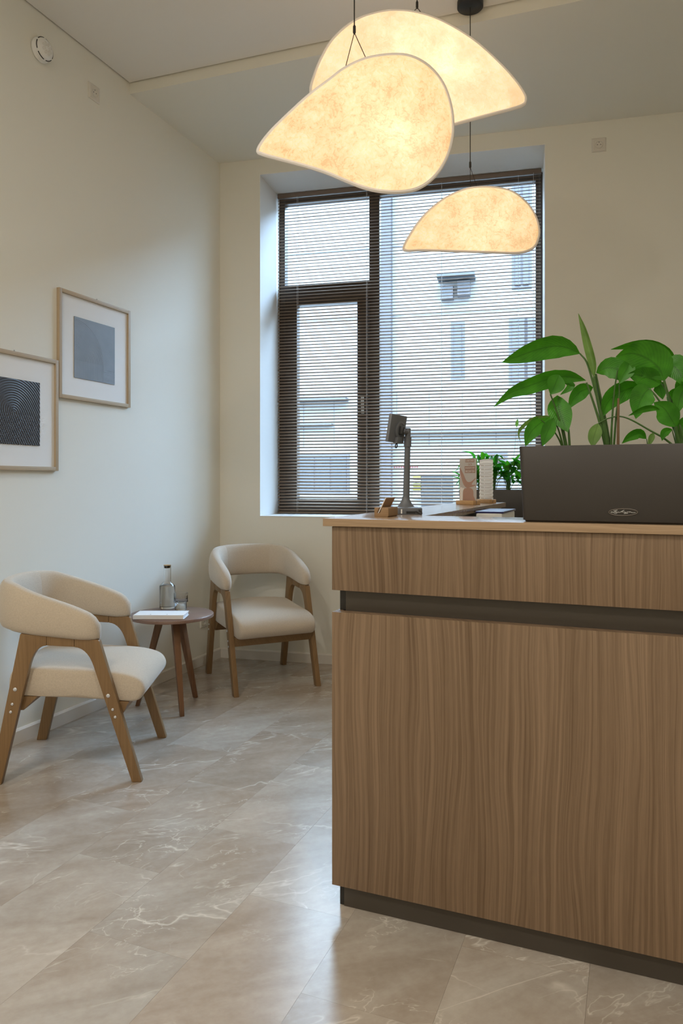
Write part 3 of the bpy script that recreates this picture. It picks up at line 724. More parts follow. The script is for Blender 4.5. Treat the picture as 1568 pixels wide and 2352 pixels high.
m = MB(); m.lathe([(0.052, 0.0), (0.056, 0.004), (0.056, 0.010), (0.054, 0.017), (0.0525, 0.018), (0.052, 0.030), (0.046, 0.039), (0.036, 0.045), (0.018, 0.048), (0.001, 0.0485)], n=48)
m.build('housing', M['white'], sd_, smooth=True, angle=60)
for k_ in range(6):
    a0 = 2 * PI * k_ / 6 + 0.12; pts = [Vector((0.0512 * math.cos(a0 + q * 0.8 / 6), 0.0512 * math.sin(a0 + q * 0.8 / 6), 0.0325)) for q in range(7)]
    MB().tube(pts, 0.0022, 6).build('vent_slot', M['black'], sd_)
for k_ in range(8):
    a0 = 2 * PI * k_ / 8
    pts = [Vector((rr * math.cos(a0 + da), rr * math.sin(a0 + da), zz)) for rr, da, zz in ((0.013, .2, .0486), (0.028, .25, .0472), (0.028, .55, .0472), (0.013, .6, .0486))]
    MB().tube(smoothpath(pts, 3, True), 0.0010, 5, closed=True).build('grille_ring', M['offwhite'], sd_)

# ---------------------------------------------------------------- pendant lamps
def Z2(x, y): return 560 + x / 2.24, y / 2.24
def pendant(label, outline, zc, cable_u, conn_v, feet, mat, bulb, energy, tilt, canopy=True):
    pts = [at_depth(*Z2(*p), zc) for p in outline]
    c0 = sum(pts, Vector()) / len(pts)
    loc = Vector((c0.x, c0.y, c0.z))
    r = empty('pendant_lamp', loc, 0, label, 'lamp', 'pebble shaped pendant lamps')
    P = smoothpath([p - loc for p in pts], 4, True); n = len(P)
    wmax = max(abs(p.dot(CRIGHT)) for p in P); hmax = max(abs(p.z) for p in P)
    Q = []
    for p in P:   # bent rim: ends swing forward, crown and belly back
        x_, z_ = p.dot(CRIGHT) / wmax, p.z / hmax
        # keep the outline on its sight line while the rim swings in depth
        dz = tilt * (0.055 * x_ * x_ - 0.05 * z_ * z_ + 0.03 * x_)
        world = p + loc; k_ = (zc + dz) / zc
        Q.append(Vector((world.x * k_, world.y * k_, H + (world.z - H) * k_)) - loc)
    cen = sum(Q, Vector()) / n
    m = MB(); rings = []
    for s_, b_ in ((1, 0), (0.985, 0.12), (0.95, 0.3), (0.88, 0.52), (0.76, 0.74), (0.6, 0.88), (0.42, 0.96), (0.22, 1.0), (0.03, 1.0)):
        rings.append([cen + (q - cen) * s_ - CFWD * (0.062 * b_) for q in Q])
    back = [[cen + (q - cen) * s_ + CFWD * (0.085 * b_) for q in Q] for s_, b_ in ((0.03, 1.0), (0.3, 0.98), (0.6, 0.85), (0.82, 0.6), (0.94, 0.3), (1, 0))]
    m.loft(back[:-1] + rings); 
    m2 = MB(); m2.loft(rings[::-1][:] , True); 
    full = MB(); full.loft(list(reversed(rings))[:-1] + list(reversed(back)))
    sh = full.build('shade', mat, r, smooth=True, angle=60)
    tube = MB(); tube.tube(Q, 0.0078, 8, closed=True); tube.build('rim', M['tape'], r, smooth=True)
    top = at_depth(cable_u, 0, zc); xy = Vector((top.x, top.y, 0))
    ctop = Vector((top.x, top.y, ZC)) - loc
    cz = at_depth(cable_u, conn_v, zc) - loc
    MB().tube([cz + UP * 0.0, ctop], 0.0022, 6).build('cord', M['cord'], r)
    m = MB(); m.tube([cz + UP * 0.008, cz + UP * 0.002, cz - UP * 0.02, cz - UP * 0.026], [0.002, 0.0052, 0.0052, 0.002], 10); m.build('connector', M['cord'], r, smooth=True)
    for fu, fv in feet:
        f_ = at_depth(fu, fv, zc) - loc
        # meet the rim where it really is
        q = min(Q, key=lambda a: (a - f_).length)
        MB().tube([cz - UP * 0.02, q], 0.0014, 6).build('suspension_wire', M['cord'], r)
    if canopy:
        m = MB(); m.lathe([(0.058, -0.028), (0.060, -0.026), (0.060, -0.001), (0.058, 0.0)], ctop, 40); m.build('ceiling_cup', M['black'], r, smooth=True, angle=50)
    for (fx, fz) in bulb:
        li = bpy.data.lights.new('bulb', 'POINT'); li.energy = energy; li.color = (1.0, 0.86, 0.80); li.shadow_soft_size = 0.03
        lo = bpy.data.objects.new('bulb_light', li); link(lo, r); lo.location = cen + CRIGHT * fx + UP * fz + CFWD * 0.045
    return r
O1 = [(75, 770), (130, 690), (230, 590), (340, 490), (440, 415), (520, 355), (630, 305), (760, 285), (860, 295), (950, 345), (1020, 430), (1060, 540), (1072, 650), (1060, 750), (1025, 840), (970, 915), (900, 965), (820, 985), (730, 985), (640, 970), (540, 935), (420, 885), (300, 848), (180, 816), (95, 792)]
O2 = [(1447, 515), (1425, 545), (1300, 580), (1150, 620), (1040, 650), (900, 680), (740, 685), (590, 660), (460, 610), (375, 545), (345, 470), (365, 385), (400, 300), (450, 215), (520, 145), (600, 95), (700, 65), (780, 57), (870, 65), (970, 92), (1080, 145), (1200, 225), (1320, 335), (1400, 425), (1438, 482)]
O3 = [(822, 1278), (850, 1220), (900, 1145), (960, 1080), (1040, 1020), (1130, 980), (1200, 967), (1290, 968), (1380, 990), (1450, 1045), (1495, 1110), (1515, 1180), (1510, 1230), (1490, 1270), (1450, 1292), (1390, 1300), (1300, 1297), (1150, 1292), (1000, 1287), (900, 1285), (845, 1288)]
pendant('drop shaped glowing pendant lamp hanging in front, lowest of the big pair', O1, 2.55, 813.5, 62, [(792, 157), (843, 135)], M['shade'], [(0.03, 0.02), (0.10, -0.05)], 0.20, 1.0)
pendant('largest pale glowing pendant lamp half hidden behind the front one', O2, 3.02, 957.5, 6, [(945, 28), (964, 31)], M['shade2'], [(-0.05, 0.03), (0.12, 0.02)], 0.24, 1.0)
pendant('small glowing pendant lamp hanging on a long cord before the window', O3, 3.375, 1079.5, 374, [(1073, 436), (1090, 432)], M['shade'], [(-0.02, -0.02), (0.08, 0.02)], 0.14, 0.8)

# ---------------------------------------------------------------- unseen ceiling lamps added behind the viewer as warm fill
for (x, y) in ((-1.5, 0.35), (0.5, 0.15), (-1.5, -1.5), (0.5, -1.7)):
    r = empty('added_ceiling_lamp', (x, y, ZC), 0, 'added round ceiling fill lamp, unseen behind the viewer', 'lamp', 'added ceiling fill lamps')
    m = MB(); m.lathe([(0.075, -0.001), (0.078, -0.004), (0.062, -0.006), (0.058, -0.001)], n=32); m.build('ring', M['white'], r, smooth=True)
    li = bpy.data.lights.new('fill_disc', 'AREA'); li.shape = 'DISK'; li.size = 0.11; li.energy = 27; li.color = (1.0, 0.915, 0.79)
    lo = bpy.data.objects.new('fill_disc_light', li); link(lo, r); lo.location = (0, 0, -0.008)
#PART2
# ---------------------------------------------------------------- planters
def planter(name, loc, rz, size, label, logo=False):
    r = empty(name, loc, rz, label, 'planter')
    Lx, Ly, Hz = size
    def rr(e, z, rad=0.012):
        hx, hy = Lx / 2 - e, Ly / 2 - e; out = []
        for cx_, cy_, a0 in ((hx - rad, hy - rad, 0), (-hx + rad, hy - rad, PI / 2), (-hx + rad, -hy + rad, PI), (hx - rad, -hy + rad, 1.5 * PI)):
            for i in range(5): out.append(Vector((cx_ + rad * math.cos(a0 + i * PI / 8), cy_ + rad * math.sin(a0 + i * PI / 8), z)))
        return out
    m = MB(); m.loft([rr(0.014, 0), rr(0.012, 0.004), rr(0.0085, 0.0045), rr(0.0, Hz - 0.002), rr(0.001, Hz), rr(0.008, Hz), rr(0.010, Hz - 0.045)])
    m.build('pot', M['planter'], r, smooth=True, angle=35)
    m = MB(); m.loft([rr(0.0115, Hz - 0.044), rr(0.0115, Hz - 0.038), rr(0.03, Hz - 0.034)]); m.build('soil', M['soil'], r, smooth=True)
    return r
PZ = DT
pl1 = planter('planter', (0.128, 1.982, PZ + 0.0005), 0, (0.80, 0.195, 0.1925), 'long dark brown planter standing on the reception countertop')
# oval script emblem on the planter front
ex, ez = 1431, 1176
ctr = at_y(ex, ez, 1.8845)
em = []
def EM(x, y): # zoom 1385,1160 x17.42
    p = at_y(1385 + x / 17.42, 1160 + y / 17.42, 1.8925); return p
lo_ = pl1.location
def onface(p, lift=0.0006):
    zrel = p.z - lo_.z; yf = lo_.y - 0.0975 + 0.0085 * (1 - zrel / 0.1905)
    return Vector((p.x, yf - lift, p.z)) - lo_
oval = [onface(EM(797 + 575 * math.cos(a), 285 + 138 * math.sin(a))) for a in [2 * PI * i / 48 for i in range(48)]]
lg_ = MB(); lg_.tube(oval, 0.0010, 6, closed=True); emb = lg_.build('emblem_ring', M['logoring'], pl1, smooth=True)
strokes = [[(570, 195), (500, 225), (440, 270), (370, 300), (310, 298), (300, 278), (350, 268), (410, 300), (450, 335), (510, 340), (560, 325)],
           [(400, 215), (480, 215), (540, 200)], [(455, 290), (500, 265), (540, 262), (500, 288), (480, 296), (560, 292), (610, 275), (590, 292), (660, 290), (720, 268), (790, 225), (840, 208), (800, 230), (720, 285), (760, 272), (790, 290), (840, 275), (860, 292), (900, 280)],
           [(850, 320), (900, 305), (960, 318), (930, 330), (850, 335), (830, 345), (960, 330), (985, 340)], [(940, 275), (1000, 280), (1050, 268), (1040, 295), (1090, 270), (1110, 295), (1160, 305), (1230, 308), (1290, 295)]]
for s_ in strokes:
    MB().tube(smoothpath([onface(EM(*p), 0.0008) for p in s_], 3), 0.0009, 5).build('emblem_script', M['logo'], pl1, smooth=True)

def leaf3(path, width, side, parent, mat, fold=0.18, base_w=0.0, peak=0.42, droop=0.0, nseg=14, wav=0.0):
    P = smoothpath(path, max(2, nseg // (len(path) - 1))); n = len(P); cols = 6
    vs_, fs, uvs = [], [], []
    for i, p in enumerate(P):
        t = i / (n - 1)
        if t < peak: q = math.sin(t / peak * PI / 2) ** 0.75
        else: q = math.cos((t - peak) / (1 - peak) * PI / 2) ** 0.9
        wd = max(width * 0.5 * q, 0.0006)
        T = (P[min(i + 1, n - 1)] - P[max(i - 1, 0)]).normalized()
        sd = (side - T * side.dot(T)).normalized(); nm = T.cross(sd)
        for j in range(cols + 1):
            v = j / cols * 2 - 1
            h_ = fold * wd * (abs(v) ** 1.3) + wav * wd * math.sin(t * 19 + v * 2) * abs(v)
            vs_.append(p + sd * (wd * v) + nm * h_); uvs.append((t, j / cols))
    for i in range(n - 1):
        for j in range(cols):
            a = i * (cols + 1) + j; fs.append((a, a + 1, a + cols + 2, a + cols + 1))
    me = bpy.data.meshes.new('leaf'); me.from_pydata([tuple(v) for v in vs_], [], fs); me.materials.append(mat)
    ul = me.uv_layers.new(name='UVMap')
    for pg in me.polygons:
        pg.use_smooth = True
        for li_ in pg.loop_indices: ul.data[li_].uv = uvs[me.loops[li_].vertex_index]
    return link(bpy.data.objects.new('leaf', me), parent)
def Z1(x, y): return 1130 + x / 3.58, 700 + y / 3.58
def lily(label, basex, leaves, stems, Y):
    b = at_y(*Z1(basex, 1155), Y); b.z = PZ + 0.155
    r = empty('peace_lily', b, 0, label, 'plant', 'peace lilies in the countertop planter')
    for path, wz, y0, y1, tw, kind, fold, wav in leaves:
        n = len(path); P3 = [at_y(*Z1(*p), Y + y0 + (y1 - y0) * i / (n - 1)) - b for i, p in enumerate(path)]
        wm = 1.12 * wz / 3.58 * (Y * 0.98) / F / max(0.35, math.cos(tw))
        T = (P3[-1] - P3[0]).normalized(); vd = ray(*Z1(*path[n // 2])).normalized()
        sd = T.cross(vd).normalized(); side = sd * math.cos(tw) + vd * math.sin(tw)
        leaf3(P3, wm, side, r, M[kind], fold, wav=wav)
    for path, rad, y0, y1 in stems:
        n = len(path); P3 = [at_y(*Z1(*p), Y + y0 + (y1 - y0) * i / (n - 1)) - b for i, p in enumerate(path)]
        k_ = len(smoothpath(P3, 4))
        MB().tube(smoothpath(P3, 4), [rad * (0.65 + 0.6 * i / (k_ - 1)) for i in range(k_)], 7).build('stem', M['stem'], r, smooth=True)
G, GP = 'leaf', 'leafpale'
lily('broad leafed peace lily at the left end of the countertop planter', 600, [
    ([(770, 622), (600, 588), (450, 615), (300, 668), (150, 725), (15, 838)], 125, 0, -.03, .35, G, .25, 0.05),
    ([(760, 615), (640, 570), (520, 575), (400, 620), (330, 650)], 60, .02, .03, .3, G, .2, 0),
    ([(548, 575), (515, 660), (478, 738)], 130, -.03, -.05, .3, G, .2, 0),
    ([(600, 590), (620, 640), (642, 675), (560, 740)], 70, .02, .0, .2, G, .2, 0),
    ([(535, 745), (545, 850), (580, 950), (622, 1048)], 165, 0, -.02, .2, G, .15, 0.03),
    ([(828, 680), (740, 705), (670, 770), (626, 858)], 108, .03, .0, .3, G, .3, 0),
    ([(482, 918), (380, 985), (310, 1060), (272, 1165)], 118, -.02, -.05, .25, G, .2, 0.03),
    ([(480, 918), (350, 930), (250, 1000), (215, 1060), (235, 1142)], 26, -.03, -.06, .5, GP, .2, 0),
    ([(508, 930), (470, 1010), (440, 1080), (413, 1162)], 100, -.03, -.04, .2, G, .2, 0.03)],
    [([(478, 735), (530, 880), (570, 1010), (605, 1175)], .0028, -.03, 0), ([(400, 945), (490, 1020), (540, 1090), (580, 1175)], .002, -.03, 0),
     ([(500, 930), (545, 1030), (585, 1175)], .0022, -.02, 0), ([(626, 855), (622, 960), (630, 1060), (636, 1175)], .0028, 0, 0), ([(545, 760), (580, 1000), (612, 1175)], .003, .0, 0)], 1.970)
lily('peace lily with an upright rolled leaf in the middle of the planter', 950, [
    ([(722, 402), (620, 352), (500, 340), (350, 375), (200, 430), (80, 475)], 165, 0, -.02, .35, G, .25, 0.04),
    ([(838, 600), (835, 500), (800, 360), (755, 200), (708, 72)], 58, 0, 0, .3, GP, .9, 0),
    ([(855, 560), (940, 520), (1030, 530), (1100, 575), (1140, 590)], 150, .02, 0, .2, G, .15, 0.10),
    ([(1130, 440), (1110, 520), (1075, 580), (1045, 650)], 105, .0, -.02, .3, G, .3, 0),
    ([(870, 975), (850, 1040), (830, 1110), (828, 1175)], 90, -.02, -.03, .2, GP, .15, 0.03),
    ([(1235, 668), (1120, 690), (1000, 750), (935, 830), (900, 930)], 140, .03, .0, .3, G, .25, 0.05)],
    [([(720, 400), (775, 470), (820, 610), (860, 760), (925, 1000), (955, 1175)], .0032, 0, 0), ([(838, 590), (855, 720), (905, 960), (940, 1175)], .0048, 0, 0),
     ([(852, 570), (880, 720), (930, 960), (965, 1175)], .0040, .01, .01), ([(775, 640), (840, 830), (890, 990), (935, 1175)], .0035, -.01, 0),
     ([(1030, 540), (1005, 700), (985, 950), (975, 1175)], .0025, .0, .0), ([(1045, 640), (1042, 760), (1020, 900), (998, 1175)], .0024, 0, 0),
     ([(1240, 672), (1180, 670), (1110, 690)], .0018, .03, .03), ([(872, 975), (950, 935), (1050, 918), (1150, 950), (1300, 1035), (1400, 1090), (1500, 1165)], .0022, -.01, 0)], 1.975)
lily('densest peace lily at the right side of the planter', 1530, [
    ([(1415, 625), (1370, 520), (1270, 440), (1150, 400), (1015, 428)], 250, 0, -.03, .2, G, .2, 0.06),
    ([(1512, 465), (1430, 390), (1300, 335), (1150, 330), (975, 367)], 90, .05, .03, .5, G, .25, 0),
    ([(1412, 490), (1480, 500), (1540, 560), (1590, 680)], 170, .02, .0, .3, G, .2, 0.06),
    ([(1392, 648), (1300, 610), (1210, 580), (1112, 572)], 150, .01, -.02, .2, G, .2, 0.05),
    ([(1300, 680), (1250, 730), (1205, 820), (1180, 938)], 165, .0, -.02, .2, G, .15, 0.04),
    ([(1350, 650), (1380, 690), (1402, 778)], 90, .03, .03, .2, G, .2, 0),
    ([(1375, 862), (1300, 848), (1210, 870), (1120, 912)], 44, -.02, -.04, .5, G, .2, 0),
    ([(1512, 1005), (1460, 920), (1410, 850), (1328, 803)], 150, -.01, -.02, .2, G, .2, 0.05),
    ([(1600, 650), (1560, 720), (1535, 800), (1518, 898)], 110, 0, 0, .2, G, .3, 0),
    ([(1560, 700), (1500, 720), (1460, 770), (1470, 830)], 60, .03, .03, .3, G, .2, 0),
    ([(1266, 1102), (1210, 1058), (1130, 1085), (1066, 1140)], 70, -.03, -.04, .3, G, .25, 0),
    ([(1325, 1052), (1305, 1100), (1285, 1165)], 40, -.02, -.02, .3, GP, .3, 0),
    ([(1480, 1025), (1430, 1040), (1405, 1070), (1396, 1118)], 56, -.03, -.03, .3, G, .25, 0),
    ([(1640, 900), (1600, 960), (1560, 1000), (1550, 1060)], 90, 0, 0, .3, G, .25, 0),
    ([(1600, 520), (1660, 560), (1720, 650), (1760, 760)], 190, .0, -.03, .3, G, .2, 0.05), ([(1620, 640), (1700, 720), (1790, 760), (1880, 860)], 180, .03, 0, .3, G, .2, 0.05),
    ([(1640, 800), (1600, 700), (1640, 560), (1700, 440)], 150, .04, .05, .3, G, .2, 0.05)],
    [([(1412, 620), (1450, 760), (1500, 900), (1550, 1030), (1600, 1175)], .0045, 0, 0), ([(1235, 675), (1300, 700), (1380, 800), (1440, 900), (1560, 1175)], .0026, 0, 0),
     ([(1390, 645), (1440, 720), (1500, 880), (1570, 1175)], .003, .01, 0), ([(1510, 1000), (1520, 1080), (1545, 1175)], .006, -.01, 0), ([(1478, 1030), (1500, 1110), (1520, 1175)], .0016, -.02, 0),
     ([(1520, 895), (1530, 1000), (1560, 1175)], .003, 0, 0), ([(1640, 800), (1630, 1000), (1610, 1175)], .004, 0, 0), ([(1640, 600), (1640, 900), (1620, 1175)], .004, 0, 0), ([(1268, 1102), (1275, 1140), (1280, 1180)], .0014, -.03, -.03)], 1.985)
a_, b_ = at_y(*Z1(1037, 770), 1.955), at_y(*Z1(1032, 1175), 1.955); b_.z = PZ + 0.10
sk_ = MB(); sk_.tube([b_ - b_, (b_.lerp(a_, .45) - b_) + Vector((.0006, 0, 0)), (b_.lerp(a_, .46) - b_), a_ - b_], [.0031, .0029, .0033, .0028], 8)
so_ = sk_.build('plant_stake', M['stake'], smooth=True, loc=b_); tag(so_, 'thin brown cane stuck upright in the countertop planter', 'plant stake')

# sill planter with small plants
pc = bw(1.885, W0 + 0.0045, 0.105)
planter('planter', pc, BA, (0.54, 0.17, 0.178), 'dark planter of small plants standing on the window sill')
rs = random.Random(21)
names = ['leftmost small green plant in the window sill planter', 'small plant with the tallest leaves in the sill planter', 'bushy small plant in the middle of the sill planter', 'small upright plant in the sill planter beside the big planter', 'rightmost small plant in the sill planter, mostly hidden']
for k_, s_ in enumerate((1.665, 1.745, 1.83, 1.92, 2.02)):
    b = bw(s_, W0 + 0.145, 0.10 + rs.uniform(-.02, .02))
    r = empty('small_lily', b, 0, names[k_], 'plant', 'small plants on the window sill')
    nl = 22
    for i in range(nl):
        az = 2 * PI * (i + rs.random() * .6) / nl + (0 if k_ else 2.6); out = rs.uniform(0.02, 0.085); hgt = rs.uniform(0.10, 0.27 if k_ in (1, 2) else 0.22)
        if i % 4 == 0: out *= 1.25; hgt *= 0.6
        dr = BS * math.cos(az) + BD * math.sin(az) * 0.7
        p0 = dr * 0.008; p1 = dr * out * 0.25 + UP * hgt * 0.55; p2 = dr * out * 0.8 + UP * hgt; ll = rs.uniform(0.07, 0.12)
        p3 = p2 + dr * ll * rs.uniform(0.3, 0.8) + UP * ll * rs.uniform(-0.5, 0.6)
        sd = Vector((-dr.y, dr.x, 0)) + CRIGHT * 0.6
        mid = p1.lerp(p2, .5) + UP * 0.01
        leaf3([mid, p2 + UP * .012, p3], rs.uniform(0.034, 0.052), sd, r, M['leafbright'] if i % 3 else M['leaf'], .25, nseg=10)
        MB().tube(smoothpath([p0, p1, mid], 3), 0.0016, 5).build('stem', M['stem'], r)
    if k_ == 3:
        s2, z2 = hit_bw(1186, 962, 0.10); tp = bw(s2, z2, 0.10) - b
        MB().tube(smoothpath([Vector((0, 0, 0)), tp * 0.5 + BS * 0.008, tp - UP * 0.05], 5), 0.0010, 5).build('flower_stalk', M['stem'], r)
        leaf3([tp - UP * 0.052, tp - UP * 0.028 + BS * .004, tp + BS * .006], 0.022, CRIGHT, r, M['leafpale'], .6, nseg=8)

# ---------------------------------------------------------------- things on the countertop
cb = empty('card_holder', (-0.679, 2.040, DT), 0, 'small wooden card block at the front corner of the countertop', 'card holder')
m = MB()
for a, b in (((-0.0215, -0.045, 0), (-0.012, 0.045, 0.028)), ((-0.003, -0.045, 0), (0.0215, 0.045, 0.028)), ((-0.012, -0.045, 0), (-0.003, 0.045, 0.010))): m.box(a, b)
m = MB(); m.prism([(-0.0215, 0), (0.0185, 0), (0.0215, .003), (0.0215, .025), (0.0185, 0.028), (0.002, 0.028), (-0.005, 0.011), (-0.013, 0.011), (-0.007, 0.028), (-0.0215, 0.028)], lambda p, q, t: (p, t, q), -0.045, 0.045)
m.build('block', M['oakblock'], cb, bevel=0.001)
cd = empty('business_card', (-0.679, 2.040, DT + 0.0112), 0, 'kraft and white cards leaning in the wooden block', 'card')
for i, mt in enumerate(('paper', 'kraft')):
    x0 = -0.0118 + i * 0.0030; dxl = 0.0225; hh = 0.0445; tk = 0.0026 if i == 0 else 0.0006
    m = MB(); m.prism([(x0, 0), (x0 + tk, 0), (x0 + tk + dxl, hh), (x0 + dxl, hh)], lambda p, q, t: (p, t, q), -0.042, 0.043); co_ = m.build('card', M[mt], cd)
for (yy, zz, ln) in ((0.018, .033, .012), (0.0, .021, .03), (0.0, .017, .02), (.03, .017, .01)):
    f_ = zz / 0.0445; xx = -0.0118 + .0030 + .0006 + dxl * f_ + .0003
    m = MB(); m.hexa([Vector((xx, yy - ln / 2, zz)), Vector((xx + .0002, yy - ln / 2, zz)), Vector((xx + .0002, yy + ln / 2, zz)), Vector((xx, yy + ln / 2, zz))] + [Vector((xx + .0012 + a, b, zz + .0026)) for a, b in ((0, yy - ln / 2), (.0002, yy - ln / 2), (.0002, yy + ln / 2), (0, yy + ln / 2))]); m.build('print_line', M['brownprint'], cd)

# display on a stalk
pc_ = Vector((-0.677, 2.232, DT))
ds = empty('display_stand', pc_, 0, 'grey customer display on a tall stalk, seen from behind', 'display')
m = MB()
base = [(-0.043, -0.05), (-0.030, -0.062), (0.034, -0.062), (0.047, -0.05), (0.047, 0.05), (0.034, 0.062), (-0.030, 0.062), (-0.043, 0.05)]
rz = Matrix.Rotation(YAW, 3, 'Z')
base = [(rz @ Vector((x, y, 0))).xy for x, y in base]
m.loft([[Vector((x, y, 0.001)) for x, y in base], [Vector((x, y, 0.0185)) for x, y in base], [Vector((x * .93, y * .93, 0.0215)) for x, y in base]])
bs_ = m.build('base', M['greyplastic'], ds, bevel=0.001)
def BP_(x, y, z): return (rz @ Vector((x, y, 0))) + UP * z
m = MB(); m.hexa([BP_(x, y, z) for z in (0.003, 0.0165) for x, y in ((-0.040, -0.0535), (-0.0175, -0.0635), (-0.0165, -0.0625), (-0.039, -0.0525))]); st_ = m.build('sticker', M['paper'], bs_)
for i in range(5):
    f0 = 0.15 + i * 0.15; a = Vector((-0.040, -0.0535)).lerp(Vector((-0.0175, -0.0635)), f0); b = Vector((-0.040, -0.0535)).lerp(Vector((-0.0175, -0.0635)), f0 + .09)
    m = MB(); m.hexa([BP_(q.x + .0003 * 0, q.y - .0006 + dd, z) for z in (0.0108, 0.0130) for q, dd in ((a, 0), (b, 0), (b, .0006), (a, .0006))]); m.build('print_mark', M['extgrey'], bs_)
m = MB(); m.hexa([BP_(x, y, z) for z in (0.003, 0.010) for x, y in ((-0.004, -0.0626), (0.024, -0.0626), (0.024, -0.0600), (-0.004, -0.0600))]); m.build('port', M['black'], bs_)
m = MB(); m.lathe([(0.030, 0.0205), (0.0275, 0.0225), (0.0205, 0.031), (0.0145, 0.041), (0.0115, 0.051), (0.0108, 0.055)], n=36); m.build('foot_cone', M['greyplastic'], ds, smooth=True, angle=60)
lean = CRIGHT * 0.007
def pole(z): return lean * (z / 0.275) + UP * z
m = MB(); m.tube([pole(0.052), pole(0.12), pole(0.225)], [0.0106, 0.0100, 0.0090], 20); m.build('stalk', M['greyplastic'], ds, smooth=True, angle=50)
m = MB(); m.tube([pole(0.2135), pole(0.214), pole(0.246), pole(0.2465)], [0.0098, 0.0118, 0.0118, 0.0098], 20); m.build('collar', M['greyplastic'], ds, smooth=True, angle=40)
m = MB(); m.tube([pole(0.2465), pole(0.272), pole(0.274)], [0.0092, 0.0092, 0.0075], 20); m.build('collar', M['greyplastic'], ds, smooth=True, angle=40)
TLp, TRp, BLp = at_depth(900.5, 949.6, 2.255) - pc_, at_depth(935.5, 956.4, 2.345) - pc_, at_depth(891.0, 1014.3, 2.245) - pc_
ex_, ey_ = (TRp - TLp), (BLp - TLp); nn = ex_.cross(ey_).normalized()
if nn.dot(CRIGHT) < 0: nn = -nn
BRp = TRp + ey_; tk = nn * -0.011
m = MB(); m.hexa([BLp + tk, BRp + tk, TRp + tk, TLp + tk, BLp, BRp, TRp, TLp]); scr = m.build('display_housing', M['greyplastic'], ds, bevel=0.003)
m = MB(); ii = lambda a, b: TLp + tk + ex_ * a + ey_ * b; f0 = nn * -0.0004
m.hexa([ii(.05, .92) + f0, ii(.95, .92) + f0, ii(.95, .08) + f0, ii(.05, .08) + f0, ii(.05, .92), ii(.95, .92), ii(.95, .08), ii(.05, .08)]); m.build('screen', M['black'], scr)
exn, eyn = ex_.normalized(), ey_.normalized()
cen = TLp + ex_ * 0.60 + ey_ * 0.55
m = MB(); ci = lambda rad, h_: [cen + exn * rad * math.cos(2 * PI * i / 32) + eyn * rad * math.sin(2 * PI * i / 32) + nn * h_ for i in range(32)]
m.loft([ci(.029, -.0005), ci(.029, .004), ci(.026, .006), ci(.022, .006), ci(.021, .0045), ci(.003, .0045)]); m.build('round_plate', M['greyplastic'], ds, smooth=True, angle=35)
m = MB(); q = lambda a, b, h_: cen + exn * a + eyn * b + nn * h_
m.hexa([q(-.010, .014, .003), q(.010, .014, .003), q(.010, -.014, .003), q(-.010, -.014, .003), q(-.008, .011, .016), q(.008, .011, .016), q(.008, -.011, .016), q(-.008, -.011, .016)]); m.build('tilt_joint', M['black'], ds, bevel=0.0015)
j0 = cen + nn * 0.014; j1 = pole(0.258)
m = MB(); m.tube([j0, j0.lerp(j1, .5), j1], 0.0065, 10); m.build('arm', M['greyplastic'], ds, smooth=True)
hk = TLp + ex_ * .55 + ey_ * 1.02
m = MB(); m.hexa([p + o_ for o_ in (nn * -.004, nn * .010) for p in (hk - exn * .018, hk + exn * .018, hk + exn * .014 - eyn * .02, hk - exn * .014 - eyn * .02)]); m.build('cable_clip', M['greyplastic'], ds, bevel=0.001)
rg = [hk + eyn * (.008 + .007 * math.sin(a)) + exn * .006 * math.cos(a) for a in [2 * PI * i / 14 for i in range(14)]]
MB().tube(rg, 0.0018, 6, closed=True).build('hook', M['black'], ds)
cbp = [BP_(0.026, -0.064, 0.009), BP_(0.030, -0.072, 0.0075), BP_(0.036, -0.080, 0.0035), BP_(0.040, -0.082, 0.0022), BP_(0.043, -0.077, 0.005), BP_(0.040, -0.068, 0.011), BP_(0.036, -0.0635, 0.0125)]
MB().tube(smoothpath(cbp, 5), 0.0019, 7).build('cable', M['black'], ds, smooth=True)

